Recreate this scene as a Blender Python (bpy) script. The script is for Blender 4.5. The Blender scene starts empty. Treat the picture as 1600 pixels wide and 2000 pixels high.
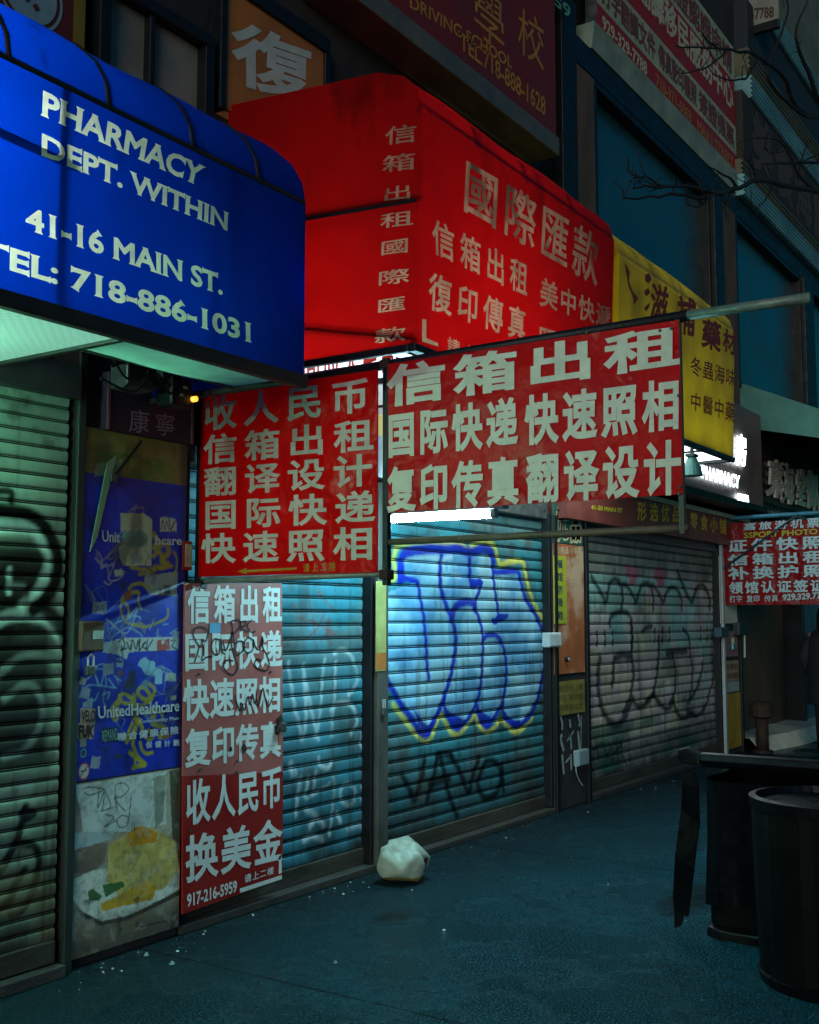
import bpy, bmesh, math, random
import numpy as np
from mathutils import Vector, Matrix, noise as mnoise
from mathutils.geometry import delaunay_2d_cdt

scene = bpy.context.scene
COL = scene.collection
rng = random.Random(7)
nrng = np.random.default_rng(11)

# ------------------------------------------------------------------ camera
F_PX, CX, CY = 2180.0, 800.0, 1000.0
PITCH = math.atan(206.0 / F_PX)
YAW = math.atan(1457.0 / math.hypot(F_PX, 206.0))
CAM = Vector((0.0, -4.1904, 1.6))
_h = Vector((math.cos(YAW), math.sin(YAW), 0))
RGT = Vector((math.sin(YAW), -math.cos(YAW), 0))
FWD = _h * math.cos(PITCH) + Vector((0, 0, math.sin(PITCH)))
UPV = RGT.cross(FWD)
cam_data = bpy.data.cameras.new('camera')
cam_data.sensor_fit = 'HORIZONTAL'
cam_data.sensor_width = 36.0
cam_data.lens = F_PX / 1600.0 * 36.0
cam_data.clip_end = 500.0
cam = bpy.data.objects.new('camera', cam_data)
COL.objects.link(cam)
cam.matrix_world = Matrix(((RGT.x, UPV.x, -FWD.x, CAM.x), (RGT.y, UPV.y, -FWD.y, CAM.y),
                           (RGT.z, UPV.z, -FWD.z, CAM.z), (0, 0, 0, 1)))
scene.camera = cam

# ------------------------------------------------------------------ world, street glow, exposure
SUN_EL, SUN_AZ = math.radians(9), math.radians(203)       # glow of the street, from behind the camera
world = bpy.data.worlds.new('World')
scene.world = world
world.use_nodes = True
wn, wl = world.node_tree.nodes, world.node_tree.links
sky = wn.new('ShaderNodeTexSky')
sky.sky_type = 'NISHITA'
sky.sun_disc = False
sky.sun_elevation = math.radians(2.0)
sky.sun_rotation = math.radians(90) - SUN_AZ
tint = wn.new('ShaderNodeMix')
tint.data_type = 'RGBA'
tint.blend_type = 'MULTIPLY'
tint.inputs[0].default_value = 1.0
tint.inputs[7].default_value = (0.0, 0.50, 1.0, 1)
wl.new(sky.outputs[0], tint.inputs[6])
wl.new(tint.outputs[2], wn['Background'].inputs[0])
wn['Background'].inputs[1].default_value = 0.12
sun_d = bpy.data.lights.new('street_glow', 'SUN')
sun_d.energy = 0.8
sun_d.angle = math.radians(28)
sun_d.color = (1.0, 0.92, 0.88)
sun_o = bpy.data.objects.new('street_glow', sun_d)
COL.objects.link(sun_o)
_sd = Vector((math.cos(SUN_EL) * math.cos(SUN_AZ), math.cos(SUN_EL) * math.sin(SUN_AZ), math.sin(SUN_EL)))
sun_o.rotation_euler = _sd.to_track_quat('Z', 'Y').to_euler()
scene.view_settings.view_transform = 'Standard'
scene.view_settings.look = 'None'
scene.view_settings.exposure = 0.22
scene.view_settings.gamma = 1.0
scene.cycles.use_denoising = True

# ------------------------------------------------------------------ helpers: measured points on real planes
def ray(px, py):
    return FWD + RGT * ((px - CX) / F_PX) - UPV * ((py - CY) / F_PX)
def at(px, py, axis, val):
    d = ray(px, py)
    return CAM + d * ((val - CAM[axis]) / d[axis])
def onx(px, py, v): return at(px, py, 0, v)
def ony(px, py, v=0.0): return at(px, py, 1, v)
def onz(px, py, v=0.0): return at(px, py, 2, v)
def xz(px, py, y=0.0):
    p = at(px, py, 1, y)
    return (p.x, p.z)
def zp(pts, ox, oy, s):
    return [(ox + a / s, oy + b / s) for a, b in pts]

def lin(c):
    if isinstance(c, str):
        c = c.lstrip('#')
        c = tuple(int(c[i:i + 2], 16) / 255 for i in (0, 2, 4))
    return tuple((v / 12.92 if v <= 0.04045 else ((v + 0.055) / 1.055) ** 2.4) for v in c)

# ------------------------------------------------------------------ materials
MATS = {}
def nodes_of(m):
    m.use_nodes = True
    return m.node_tree.nodes, m.node_tree.links, m.node_tree.nodes['Principled BSDF']

def mat(name, color, rough=0.6, metal=0.0, var=0.35, scale=6.0, bump=0.15, bscale=40.0, spec=0.5,
        rvar=0.15, stretch=(1, 1, 1), attr=False, dirt=None, trans=0.0):
    """dirty painted / metal / plastic surface: colour broken by two noises, varied gloss, fine bump"""
    if name in MATS:
        return MATS[name]
    m = bpy.data.materials.new(name)
    n, l, p = nodes_of(m)
    tc = n.new('ShaderNodeTexCoord')
    mp = n.new('ShaderNodeMapping')
    mp.inputs['Scale'].default_value = stretch
    l.new(tc.outputs['Object'], mp.inputs[0])
    n1 = n.new('ShaderNodeTexNoise')
    n1.inputs['Scale'].default_value = scale
    n1.inputs['Detail'].default_value = 8
    n1.inputs['Roughness'].default_value = 0.65
    l.new(mp.outputs[0], n1.inputs['Vector'])
    rmp = n.new('ShaderNodeMapRange')
    rmp.inputs[1].default_value = 0.3
    rmp.inputs[2].default_value = 0.7
    rmp.inputs[3].default_value = 1.0 - var
    rmp.inputs[4].default_value = 1.0 + var * 0.35
    l.new(n1.outputs[0], rmp.inputs[0])
    mul = n.new('ShaderNodeMix')
    mul.data_type = 'RGBA'
    mul.blend_type = 'MULTIPLY'
    mul.inputs[0].default_value = 1.0
    if attr:
        a = n.new('ShaderNodeAttribute')
        a.attribute_name = 'Col'
        l.new(a.outputs['Color'], mul.inputs[6])
    else:
        mul.inputs[6].default_value = (*lin(color), 1)
    l.new(rmp.outputs[0], mul.inputs[7])
    out = mul.outputs[2]
    if dirt:
        n3 = n.new('ShaderNodeTexNoise')
        n3.inputs['Scale'].default_value = dirt[1]
        n3.inputs['Detail'].default_value = 6
        l.new(mp.outputs[0], n3.inputs['Vector'])
        r3 = n.new('ShaderNodeMapRange')
        r3.inputs[1].default_value = dirt[2]
        r3.inputs[2].default_value = dirt[2] + 0.12
        r3.inputs[4].default_value = dirt[3]
        l.new(n3.outputs[0], r3.inputs[0])
        mx = n.new('ShaderNodeMix')
        mx.data_type = 'RGBA'
        mx.inputs[7].default_value = (*lin(dirt[0]), 1)
        l.new(r3.outputs[0], mx.inputs[0])
        l.new(out, mx.inputs[6])
        out = mx.outputs[2]
    l.new(out, p.inputs['Base Color'])
    p.inputs['Metallic'].default_value = metal
    p.inputs['Specular IOR Level'].default_value = spec
    rr = n.new('ShaderNodeMapRange')
    rr.inputs[1].default_value = 0.3
    rr.inputs[2].default_value = 0.7
    rr.inputs[3].default_value = max(0.03, rough - rvar)
    rr.inputs[4].default_value = min(1.0, rough + rvar)
    l.new(n1.outputs[0], rr.inputs[0])
    l.new(rr.outputs[0], p.inputs['Roughness'])
    if bump:
        n2 = n.new('ShaderNodeTexNoise')
        n2.inputs['Scale'].default_value = bscale
        n2.inputs['Detail'].default_value = 4
        l.new(mp.outputs[0], n2.inputs['Vector'])
        b = n.new('ShaderNodeBump')
        b.inputs['Strength'].default_value = bump
        b.inputs['Distance'].default_value = 0.01
        l.new(n2.outputs[0], b.inputs['Height'])
        l.new(b.outputs[0], p.inputs['Normal'])
    if trans:
        tr = n.new('ShaderNodeBsdfTranslucent')
        l.new(out, tr.inputs[0])
        ms = n.new('ShaderNodeMixShader')
        ms.inputs[0].default_value = trans
        l.new(p.outputs[0], ms.inputs[1])
        l.new(tr.outputs[0], ms.inputs[2])
        l.new(ms.outputs[0], n['Material Output'].inputs[0])
    MATS[name] = m
    return m

def fabric(name, color, tcolor, trans=0.7, var=0.2, scale=5.0, stain=None):
    """awning cloth that lets lamp light through; optional mould stains"""
    if name in MATS:
        return MATS[name]
    m = bpy.data.materials.new(name)
    n, l, p = nodes_of(m)
    tc = n.new('ShaderNodeTexCoord')
    n1 = n.new('ShaderNodeTexNoise')
    n1.inputs['Scale'].default_value = scale
    n1.inputs['Detail'].default_value = 7
    l.new(tc.outputs['Object'], n1.inputs['Vector'])
    r = n.new('ShaderNodeMapRange')
    r.inputs[1].default_value = 0.3
    r.inputs[2].default_value = 0.7
    r.inputs[3].default_value = 1 - var
    r.inputs[4].default_value = 1.0
    l.new(n1.outputs[0], r.inputs[0])
    fac = r.outputs[0]
    if stain:
        n2 = n.new('ShaderNodeTexNoise')
        n2.inputs['Scale'].default_value = stain[0]
        n2.inputs['Detail'].default_value = 5
        mp = n.new('ShaderNodeMapping')
        mp.inputs['Scale'].default_value = (1, 1, 0.55)
        l.new(tc.outputs['Object'], mp.inputs[0])
        l.new(mp.outputs[0], n2.inputs['Vector'])
        r2 = n.new('ShaderNodeMapRange')
        r2.inputs[1].default_value = stain[1]
        r2.inputs[2].default_value = stain[1] + 0.14
        r2.inputs[3].default_value = 1.0
        r2.inputs[4].default_value = stain[2]
        l.new(n2.outputs[0], r2.inputs[0])
        # mould grows from the shoulder downwards: stronger high up on the cloth
        sx = n.new('ShaderNodeSeparateXYZ')
        l.new(tc.outputs['Object'], sx.inputs[0])
        r3 = n.new('ShaderNodeMapRange')
        r3.inputs[1].default_value = stain[3]
        r3.inputs[2].default_value = stain[4]
        l.new(sx.outputs[2], r3.inputs[0])
        mm = n.new('ShaderNodeMix')
        mm.inputs[2].default_value = 1.0
        l.new(r3.outputs[0], mm.inputs[0])
        l.new(r2.outputs[0], mm.inputs[3])
        mu = n.new('ShaderNodeMath')
        mu.operation = 'MULTIPLY'
        l.new(fac, mu.inputs[0])
        l.new(mm.outputs[0], mu.inputs[1])
        fac = mu.outputs[0]
    def tinted(c):
        mx = n.new('ShaderNodeMix')
        mx.data_type = 'RGBA'
        mx.blend_type = 'MULTIPLY'
        mx.inputs[0].default_value = 1
        mx.inputs[6].default_value = (*c, 1)
        l.new(fac, mx.inputs[7])
        return mx.outputs[2]
    l.new(tinted(color), p.inputs['Base Color'])
    p.inputs['Roughness'].default_value = 0.5
    p.inputs['Specular IOR Level'].default_value = 0.3
    w = n.new('ShaderNodeTexNoise')
    w.inputs['Scale'].default_value = 2.2
    w.inputs['Detail'].default_value = 3
    l.new(tc.outputs['Object'], w.inputs['Vector'])
    b = n.new('ShaderNodeBump')
    b.inputs['Strength'].default_value = 0.35
    b.inputs['Distance'].default_value = 0.05
    l.new(w.outputs[0], b.inputs['Height'])
    l.new(b.outputs[0], p.inputs['Normal'])
    tr = n.new('ShaderNodeBsdfTranslucent')
    l.new(tinted(tcolor), tr.inputs[0])
    ms = n.new('ShaderNodeMixShader')
    ms.inputs[0].default_value = trans
    l.new(p.outputs[0], ms.inputs[1])
    l.new(tr.outputs[0], ms.inputs[2])
    l.new(ms.outputs[0], n['Material Output'].inputs[0])
    MATS[name] = m
    return m

def glow(name, color, strength):
    if name in MATS:
        return MATS[name]
    m = bpy.data.materials.new(name)
    n, l, p = nodes_of(m)
    p.inputs['Base Color'].default_value = (0.8, 0.8, 0.8, 1)
    p.inputs['Emission Color'].default_value = (*color, 1)
    p.inputs['Emission Strength'].default_value = strength
    MATS[name] = m
    return m

def diffuser(name, color, strength):
    """prismatic lamp diffuser: lit sheet with a fine dark grid"""
    m = glow(name, color, strength)
    n, l, p = nodes_of(m)
    p.inputs['Base Color'].default_value = (.2, .25, .22, 1)
    tc = n.new('ShaderNodeTexCoord')
    ck = n.new('ShaderNodeTexChecker')
    ck.inputs['Scale'].default_value = 46.0
    ck.inputs[1].default_value = (*color, 1)
    ck.inputs[2].default_value = (*[c * .82 for c in color], 1)
    l.new(tc.outputs['Object'], ck.inputs[0])
    l.new(ck.outputs[0], p.inputs['Emission Color'])
    return m

# ------------------------------------------------------------------ mesh building
class MB:
    def __init__(self):
        self.v, self.f, self.m, self.c = [], [], [], None
    def add(self, verts, faces, mi=0):
        o = len(self.v)
        self.v += [tuple(p) for p in verts]
        for f in faces:
            self.f.append(tuple(i + o for i in f))
            self.m.append(mi)
    def box(self, x0, x1, y0, y1, z0, z1, mi=0):
        v = [(x, y, z) for z in (z0, z1) for y in (y0, y1) for x in (x0, x1)]
        self.add(v, [(0, 2, 3, 1), (4, 5, 7, 6), (0, 1, 5, 4), (2, 6, 7, 3), (0, 4, 6, 2), (1, 3, 7, 5)], mi)
    def slab(self, quad, thick, mi=0):
        """quad of 3D points thickened away along its normal"""
        q = [Vector(p) for p in quad]
        nrm = (q[1] - q[0]).cross(q[3] - q[0]).normalized() * thick
        self.add(q + [p + nrm for p in q],
                 [(0, 1, 2, 3), (7, 6, 5, 4), (0, 4, 5, 1), (1, 5, 6, 2), (2, 6, 7, 3), (3, 7, 4, 0)], mi)
    def tube(self, pts, r, seg=8, mi=0, cap=True):
        pts = [Vector(p) for p in pts]
        rs = r if isinstance(r, (list, tuple)) else [r] * len(pts)
        rings = []
        ref = None
        for i, p in enumerate(pts):
            t = (pts[min(i + 1, len(pts) - 1)] - pts[max(i - 1, 0)]).normalized()
            if ref is None:
                ref = Vector((0, 0, 1)) if abs(t.z) < 0.9 else Vector((1, 0, 0))
            a = (ref - t * ref.dot(t)).normalized()
            ref = a
            b = t.cross(a)
            rings.append([p + (a * math.cos(2 * math.pi * k / seg) + b * math.sin(2 * math.pi * k / seg)) * rs[i]
                          for k in range(seg)])
        vs = [q for ring in rings for q in ring]
        fs = []
        for i in range(len(pts) - 1):
            for k in range(seg):
                k2 = (k + 1) % seg
                fs.append((i * seg + k, i * seg + k2, (i + 1) * seg + k2, (i + 1) * seg + k))
        if cap:
            fs.append(tuple(reversed(range(seg))))
            fs.append(tuple((len(pts) - 1) * seg + k for k in range(seg)))
        self.add(vs, fs, mi)
    def prism(self, poly, a0, a1, axis='x', mi=0):
        """poly in the two other axes, extruded along axis"""
        def P(u, w, a):
            return (a, u, w) if axis == 'x' else ((u, a, w) if axis == 'y' else (u, w, a))
        n = len(poly)
        v = [P(u, w, a0) for u, w in poly] + [P(u, w, a1) for u, w in poly]
        f = [tuple(range(n)), tuple(reversed(range(n, 2 * n)))]
        for i in range(n):
            j = (i + 1) % n
            f.append((j, i, i + n, j + n))
        self.add(v, f, mi)
    def build(self, name, mats, parent=None, bevel=0.0, smooth=False):
        me = bpy.data.meshes.new(name)
        me.from_pydata(self.v, [], self.f)
        for m in (mats if isinstance(mats, (list, tuple)) else [mats]):
            me.materials.append(m)
        me.polygons.foreach_set('material_index', self.m)
        bm = bmesh.new()
        bm.from_mesh(me)
        bmesh.ops.recalc_face_normals(bm, faces=bm.faces)
        bm.to_mesh(me)
        bm.free()
        if smooth:
            me.polygons.foreach_set('use_smooth', [True] * len(me.polygons))
        o = bpy.data.objects.new(name, me)
        COL.objects.link(o)
        if parent:
            o.parent = parent
            o.matrix_parent_inverse = Matrix.Translation(parent.location).inverted()
        if bevel:
            b = o.modifiers.new('edge', 'BEVEL')
            b.width = bevel
            b.segments = 2
            b.limit_method = 'ANGLE'
        return o

def tag(o, label=None, cat=None, group=None, kind=None):
    if label: o['label'] = label
    if cat: o['category'] = cat
    if group: o['group'] = group
    if kind: o['kind'] = kind
    return o
def thing(name, label, cat, loc=(0, 0, 0), group=None):
    o = bpy.data.objects.new(name, None)
    o.empty_display_size = 0.1
    o.location = loc
    COL.objects.link(o)
    return tag(o, label, cat, group)

# ------------------------------------------------------------------ lettering (Blender's own font, no file)
_G = {}
def glyphs(s, bold=0.0, serif=False):
    """2D outline loops of a string, em units, as (points, +1 outer / -1 hole)"""
    key = (s, bold, serif)
    if key in _G:
        return _G[key]
    c = bpy.data.curves.new('glyph', 'FONT')
    c.body = s
    c.size = 1.0
    c.resolution_u = 3
    o = bpy.data.objects.new('glyph', c)
    COL.objects.link(o)
    dg = bpy.context.evaluated_depsgraph_get()
    me = bpy.data.meshes.new_from_object(o.evaluated_get(dg))
    verts = [(v.co.x, v.co.y) for v in me.vertices]
    faces = [tuple(p.vertices) for p in me.polygons]
    bpy.data.objects.remove(o)
    bpy.data.curves.remove(c)
    bpy.data.meshes.remove(me)
    mp, uniq, idx = {}, [], []
    for v in verts:
        k = (round(v[0], 4), round(v[1], 4))
        if k not in mp:
            mp[k] = len(uniq)
            uniq.append(v)
        idx.append(mp[k])
    edges = set()
    for f in faces:
        f = tuple(idx[i] for i in f)
        if len(set(f)) < 3:
            continue
        a = sum(uniq[f[i]][0] * uniq[f[(i + 1) % len(f)]][1] - uniq[f[(i + 1) % len(f)]][0] * uniq[f[i]][1] for i in range(len(f)))
        if a < 0:
            f = tuple(reversed(f))
        for i in range(len(f)):
            e = (f[i], f[(i + 1) % len(f)])
            if (e[1], e[0]) in edges:
                edges.discard((e[1], e[0]))
            else:
                edges.add(e)
    nxt = {}
    for a, b in sorted(edges):
        nxt.setdefault(a, []).append(b)
    loops = []
    while nxt:
        a = next(iter(nxt))
        lp = [a]
        cur = a
        while cur in nxt:
            b = nxt[cur].pop()
            if not nxt[cur]:
                del nxt[cur]
            if b == a:
                break
            lp.append(b)
            cur = b
        if len(lp) > 2:
            loops.append(clean([uniq[i] for i in lp]))
    if bold:
        loops = [grow(lp, bold) for lp in loops]
    if serif:
        loops = [flare(lp) for lp in loops]
    out = []
    for lp in loops:
        if len(lp) > 2:
            a = sum(lp[i][0] * lp[(i + 1) % len(lp)][1] - lp[(i + 1) % len(lp)][0] * lp[i][1] for i in range(len(lp)))
            out.append((lp, 1 if a > 0 else -1))
    _G[key] = out
    return out

def clean(lp):
    pts = [Vector(p) for p in lp]
    out = []
    n = len(pts)
    for i in range(n):
        d1, d2 = pts[i] - pts[i - 1], pts[(i + 1) % n] - pts[i]
        if d1.length < 1e-4:
            continue
        if d2.length > 1e-4 and abs(d1.normalized().cross(d2.normalized())) < 0.015 and d1.dot(d2) > 0:
            continue
        out.append(tuple(pts[i]))
    return out

def grow(lp, d):
    """heavier stroke: every outline point pushed outward (interior lies on the left)"""
    pts = [Vector(p) for p in lp]
    n = len(pts)
    out = []
    for i in range(n):
        e1 = (pts[i] - pts[i - 1]).normalized()
        e2 = (pts[(i + 1) % n] - pts[i]).normalized()
        n1, n2 = Vector((e1.y, -e1.x)), Vector((e2.y, -e2.x))
        m = n1 + n2
        if m.length < 0.2:
            m = n1
            k = d
        else:
            m.normalize()
            k = d / max(0.55, m.dot(n1))
        out.append(tuple(pts[i] + m * k))
    return out

def flare(lp, s=0.045, back=0.075):
    """little pointed spurs at the stroke ends, as on engraved lettering"""
    pts = [Vector(p) for p in lp]
    keep = []
    n = len(pts)
    for i in range(n):
        a, b, c = pts[i - 1], pts[i], pts[(i + 1) % n]
        d1, d2 = (b - a), (c - b)
        if d1.length < 1e-5:
            continue
        if d1.length and d2.length and abs(d1.normalized().cross(d2.normalized())) < 0.02 and d1.dot(d2) > 0:
            continue
        keep.append(b)
    pts = keep
    n = len(pts)
    def conv(i):
        d1 = (pts[i] - pts[i - 1]).normalized()
        d2 = (pts[(i + 1) % n] - pts[i]).normalized()
        return 0.80 < d1.cross(d2) and abs(d1.dot(d2)) < 0.6
    pre, post, mv = {}, {}, {}
    for i in range(n):
        j = (i + 1) % n
        e = pts[j] - pts[i]
        if e.length < 0.24 and conv(i) and conv(j):
            la = (pts[i] - pts[i - 1]).length
            lb = (pts[(j + 1) % n] - pts[j]).length
            if la > 0.1 and lb > 0.1:
                d = e.normalized()
                mv[i] = pts[i] - d * s
                mv[j] = pts[j] + d * s
                pre[i] = pts[i] + (pts[i - 1] - pts[i]).normalized() * back
                post[j] = pts[j] + (pts[(j + 1) % n] - pts[j]).normalized() * back
    out = []
    for i in range(n):
        if i in pre:
            out.append(tuple(pre[i]))
        out.append(tuple(mv.get(i, pts[i])))
        if i in post:
            out.append(tuple(post[i]))
    return out

def fill(loops, outer=None):
    """triangulate signed loops; returns verts, faces inside them (winding > 0) and faces of `outer` left round them"""
    V, E, segs = [], [], []
    def put(pts, s):
        o = len(V)
        V.extend(Vector((p[0], p[1])) for p in pts)
        n = len(pts)
        E.extend((o + i, o + (i + 1) % n) for i in range(n))
        return [(pts[i][0], pts[i][1], pts[(i + 1) % n][0], pts[(i + 1) % n][1], s) for i in range(n)]
    out_segs = put(outer, 1) if outer is not None else []
    for lp in loops:
        pts, s = lp if isinstance(lp, tuple) and isinstance(lp[1], int) else (lp, 1)
        area = sum(pts[i][0] * pts[(i + 1) % len(pts)][1] - pts[(i + 1) % len(pts)][0] * pts[i][1] for i in range(len(pts)))
        if (area < 0) == (s > 0):
            pts = list(reversed(pts))
        segs += put(pts, s)
    r = delaunay_2d_cdt(V, E, [], 0, 1e-7)
    ov, of = np.array([tuple(v) for v in r[0]]), [tuple(f) for f in r[2]]
    cen = np.array([ov[list(f)].mean(0) for f in of])
    def winding(sg):
        if not sg:
            return np.zeros(len(cen), int)
        sg = np.array(sg)
        w = np.zeros(len(cen), int)
        for k in range(0, len(cen), 400):
            x, y = cen[k:k + 400, 0:1], cen[k:k + 400, 1:2]
            x0, y0, x1, y1 = sg[None, :, 0], sg[None, :, 1], sg[None, :, 2], sg[None, :, 3]
            side = (x1 - x0) * (y - y0) - (x - x0) * (y1 - y0)
            w[k:k + 400] = (((y0 <= y) & (y1 > y) & (side > 0)).astype(int) - ((y0 > y) & (y1 <= y) & (side < 0)).astype(int)).sum(1)
        return w
    w = winding(segs)
    ins = [f for f, k in zip(of, w) if k > 0]
    vv = [tuple(v) for v in ov]
    if outer is None:
        return vv, ins
    wo = np.abs(winding(out_segs))
    return vv, ins, [f for f, k, q in zip(of, w, wo) if k <= 0 and q > 0]

def is_cjk(ch): return ord(ch) > 0x2E80

def row_loops(text, quad, gw=None, bold=0.02, serif=False, as_faces=False):
    """text fitted into a quad (TL, TR, BR, BL) of 2D plane points. CJK: equal cells, gw = glyph width / row width."""
    TL, TR, BR, BL = [Vector(q) for q in quad]
    def bl(s, t):
        return TL * (1 - s) * t + TR * s * t + BR * s * (1 - t) + BL * (1 - s) * (1 - t)
    out = []
    if text and all(is_cjk(c) for c in text):
        n = len(text)
        w = gw if gw else 0.94 / n
        for i, ch in enumerate(text):
            s0 = 0.0 if n == 1 else (1 - w) * i / (n - 1)
            ww = 1.0 if n == 1 else w
            for lp, sgn in glyphs(ch, bold, serif):
                out.append(([tuple(bl(s0 + ww * (p[0] - 0.04) / 0.92, (p[1] + 0.08) / 0.92)) for p in lp], sgn))
    else:
        g_ = glyphs(text, bold, serif)
        xs = [p[0] for lp, _ in g_ for p in lp]
        ys = [p[1] for lp, _ in g_ for p in lp]
        x0, x1, y0, y1 = min(xs), max(xs), min(ys), max(ys)
        for lp, sgn in g_:
            out.append(([tuple(bl((p[0] - x0) / (x1 - x0), (p[1] - y0) / (y1 - y0))) for p in lp], sgn))
    # a mirrored plane (y runs the other way) flips the loops: keep the sign, fill() re-orients
    return [fill(out)] if as_faces else out

class Plane:
    """a plane of constant x or y seen in the photograph; px() gives 2D plane coords, p3() the 3D point"""
    def __init__(self, axis, val): self.a, self.v = axis, val
    def px(self, x, y):
        p = at(x, y, self.a, self.v)
        return Vector((p.y if self.a == 0 else p.x, p.z))
    def quad(self, *q): return [self.px(*c) for c in q]
    def p3(self, p, off=0.0):
        return (self.v + off, p[0], p[1]) if self.a == 0 else (p[0], self.v + off, p[1])

def letter(mb, plane, text, quad_px, mi=1, off=-0.003, **kw):
    for vs, fs in row_loops(text, plane.quad(*quad_px), as_faces=True, **kw):
        mb.add([plane.p3(v, off) for v in vs], fs, mi)
def shape(mb, plane, pts_px, mi=1, off=-0.003):
    pts = [plane.px(*p) for p in pts_px]
    vs, fs = fill([[tuple(p) for p in pts]])
    mb.add([plane.p3(v, off) for v in vs], fs, mi)

# ------------------------------------------------------------------ paint: pigment colours on a fine grid
def spline(pts, k=8):
    p = np.array(pts, float)
    if len(p) < 3:
        return p
    q = np.vstack([2 * p[0] - p[1], p, 2 * p[-1] - p[-2]])
    out = []
    for i in range(1, len(q) - 2):
        for t in np.linspace(0, 1, k, endpoint=False):
            a, b, c, d = q[i - 1], q[i], q[i + 1], q[i + 2]
            out.append(0.5 * ((2 * b) + (c - a) * t + (2 * a - 5 * b + 4 * c - d) * t * t + (3 * b - a - 3 * c + d) * t ** 3))
    out.append(p[-1])
    return np.array(out)

class Canvas:
    def __init__(self, us, vs, base):
        self.us, self.vs = np.asarray(us), np.asarray(vs)
        self.U, self.V = np.meshgrid(self.us, self.vs)
        self.C = np.empty(self.U.shape + (3,))
        self.C[:] = lin(base)
    def blend(self, a, col, sl=(slice(None), slice(None))):
        a = a[..., None]
        self.C[sl] = self.C[sl] * (1 - a) + np.array(lin(col)) * a
    def noise(self, scale, seed=0, oct=4, vs=1.0):
        r = np.random.default_rng(seed)
        out = np.zeros(self.U.shape)
        amp = 1.0
        for o in range(oct):
            g = r.random((64, 64))
            x = (self.U / scale * 2 ** o) % 63
            y = (self.V * vs / scale * 2 ** o) % 63
            xi, yi = x.astype(int), y.astype(int)
            fx, fy = x - xi, y - yi
            fx, fy = fx * fx * (3 - 2 * fx), fy * fy * (3 - 2 * fy)
            out += amp * ((g[yi, xi] * (1 - fx) + g[yi, (xi + 1) % 64] * fx) * (1 - fy)
                          + (g[(yi + 1) % 64, xi] * (1 - fx) + g[(yi + 1) % 64, (xi + 1) % 64] * fx) * fy)
            amp *= 0.5
        return out / 1.875
    def stroke(self, pts, w, col, a=1.0, soft=0.3, smooth=True, closed=False):
        if closed:
            pts = list(pts) + [pts[0]]
        p = spline(pts) if smooth else np.array(pts, float)
        m = w * 1.2
        iu = np.where((self.us > p[:, 0].min() - m) & (self.us < p[:, 0].max() + m))[0]
        iv = np.where((self.vs > p[:, 1].min() - m) & (self.vs < p[:, 1].max() + m))[0]
        if len(iu) == 0 or len(iv) == 0:
            return
        sl = (slice(iv[0], iv[-1] + 1), slice(iu[0], iu[-1] + 1))
        U, V = self.U[sl], self.V[sl]
        d = np.full(U.shape, 1e9)
        for i in range(len(p) - 1):
            ax, ay = p[i]
            bx, by = p[i + 1] - p[i]
            L = bx * bx + by * by + 1e-12
            t = np.clip(((U - ax) * bx + (V - ay) * by) / L, 0, 1)
            d = np.minimum(d, np.hypot(U - ax - t * bx, V - ay - t * by))
        s = max(w * soft, 1e-4)
        al = np.clip((w / 2 + s / 2 - d) / s, 0, 1) * a
        self.blend(al, col, sl)
    def mask(self, pts):
        x, y = self.U, self.V
        ins = np.zeros(x.shape, bool)
        n = len(pts)
        for i in range(n):
            (x0, y0), (x1, y1) = pts[i], pts[(i + 1) % n]
            c = ((y0 > y) != (y1 > y)) & (x < (x1 - x0) * (y - y0) / (y1 - y0 + 1e-12) + x0)
            ins ^= c
        return ins.astype(float)
    def poly(self, pts, col, a=1.0, smooth=False):
        if smooth:
            pts = [tuple(q) for q in spline(list(pts) + [pts[0]])]
        self.blend(self.mask(pts) * a, col)
    def ell(self, c, ru, rv, col, a=1.0, soft=0.2):
        d = np.hypot((self.U - c[0]) / ru, (self.V - c[1]) / rv)
        self.blend(np.clip((1 - d) / soft, 0, 1) * a, col)
    def rect(self, u0, u1, v0, v1, col, a=1.0):
        self.blend(((self.U >= u0) & (self.U <= u1) & (self.V >= v0) & (self.V <= v1)) * a * 1.0, col)
    def blur(self, k):
        for _ in range(2):
            for ax in (0, 1):
                a = np.pad(self.C, [(k, k) if i == ax else (0, 0) for i in range(3)], mode='edge')
                n_ = self.C.shape[ax]
                self.C = sum(np.take(a, np.arange(i, i + n_), axis=ax) for i in range(2 * k + 1)) / (2 * k + 1)
    def build(self, name, material, yfun, parent=None, smooth=True):
        nv, nu = self.U.shape
        Y = yfun(self.U, self.V)
        co = np.stack([self.U, Y, self.V], -1).reshape(-1, 3).astype(np.float32)
        me = bpy.data.meshes.new(name)
        me.vertices.add(nv * nu)
        me.vertices.foreach_set('co', co.ravel())
        i = np.arange(nv - 1)[:, None] * nu + np.arange(nu - 1)[None, :]
        q = np.stack([i, i + 1, i + nu + 1, i + nu], -1).reshape(-1).astype(np.int32)
        nf = (nv - 1) * (nu - 1)
        me.loops.add(nf * 4)
        me.loops.foreach_set('vertex_index', q)
        me.polygons.add(nf)
        me.polygons.foreach_set('loop_start', np.arange(nf, dtype=np.int32) * 4)
        me.polygons.foreach_set('loop_total', np.full(nf, 4, np.int32))
        me.update(calc_edges=True)
        at_ = me.color_attributes.new('Col', 'FLOAT_COLOR', 'POINT')
        rgba = np.ones((nv * nu, 4), np.float32)
        rgba[:, :3] = np.clip(self.C, 0, 1).reshape(-1, 3)
        at_.data.foreach_set('color', rgba.ravel())
        me.polygons.foreach_set('use_smooth', [smooth] * nf)
        me.materials.append(material)
        o = bpy.data.objects.new(name, me)
        COL.objects.link(o)
        if parent:
            o.parent = parent
            o.matrix_parent_inverse = Matrix.Translation(parent.location).inverted()
        return o

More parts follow.
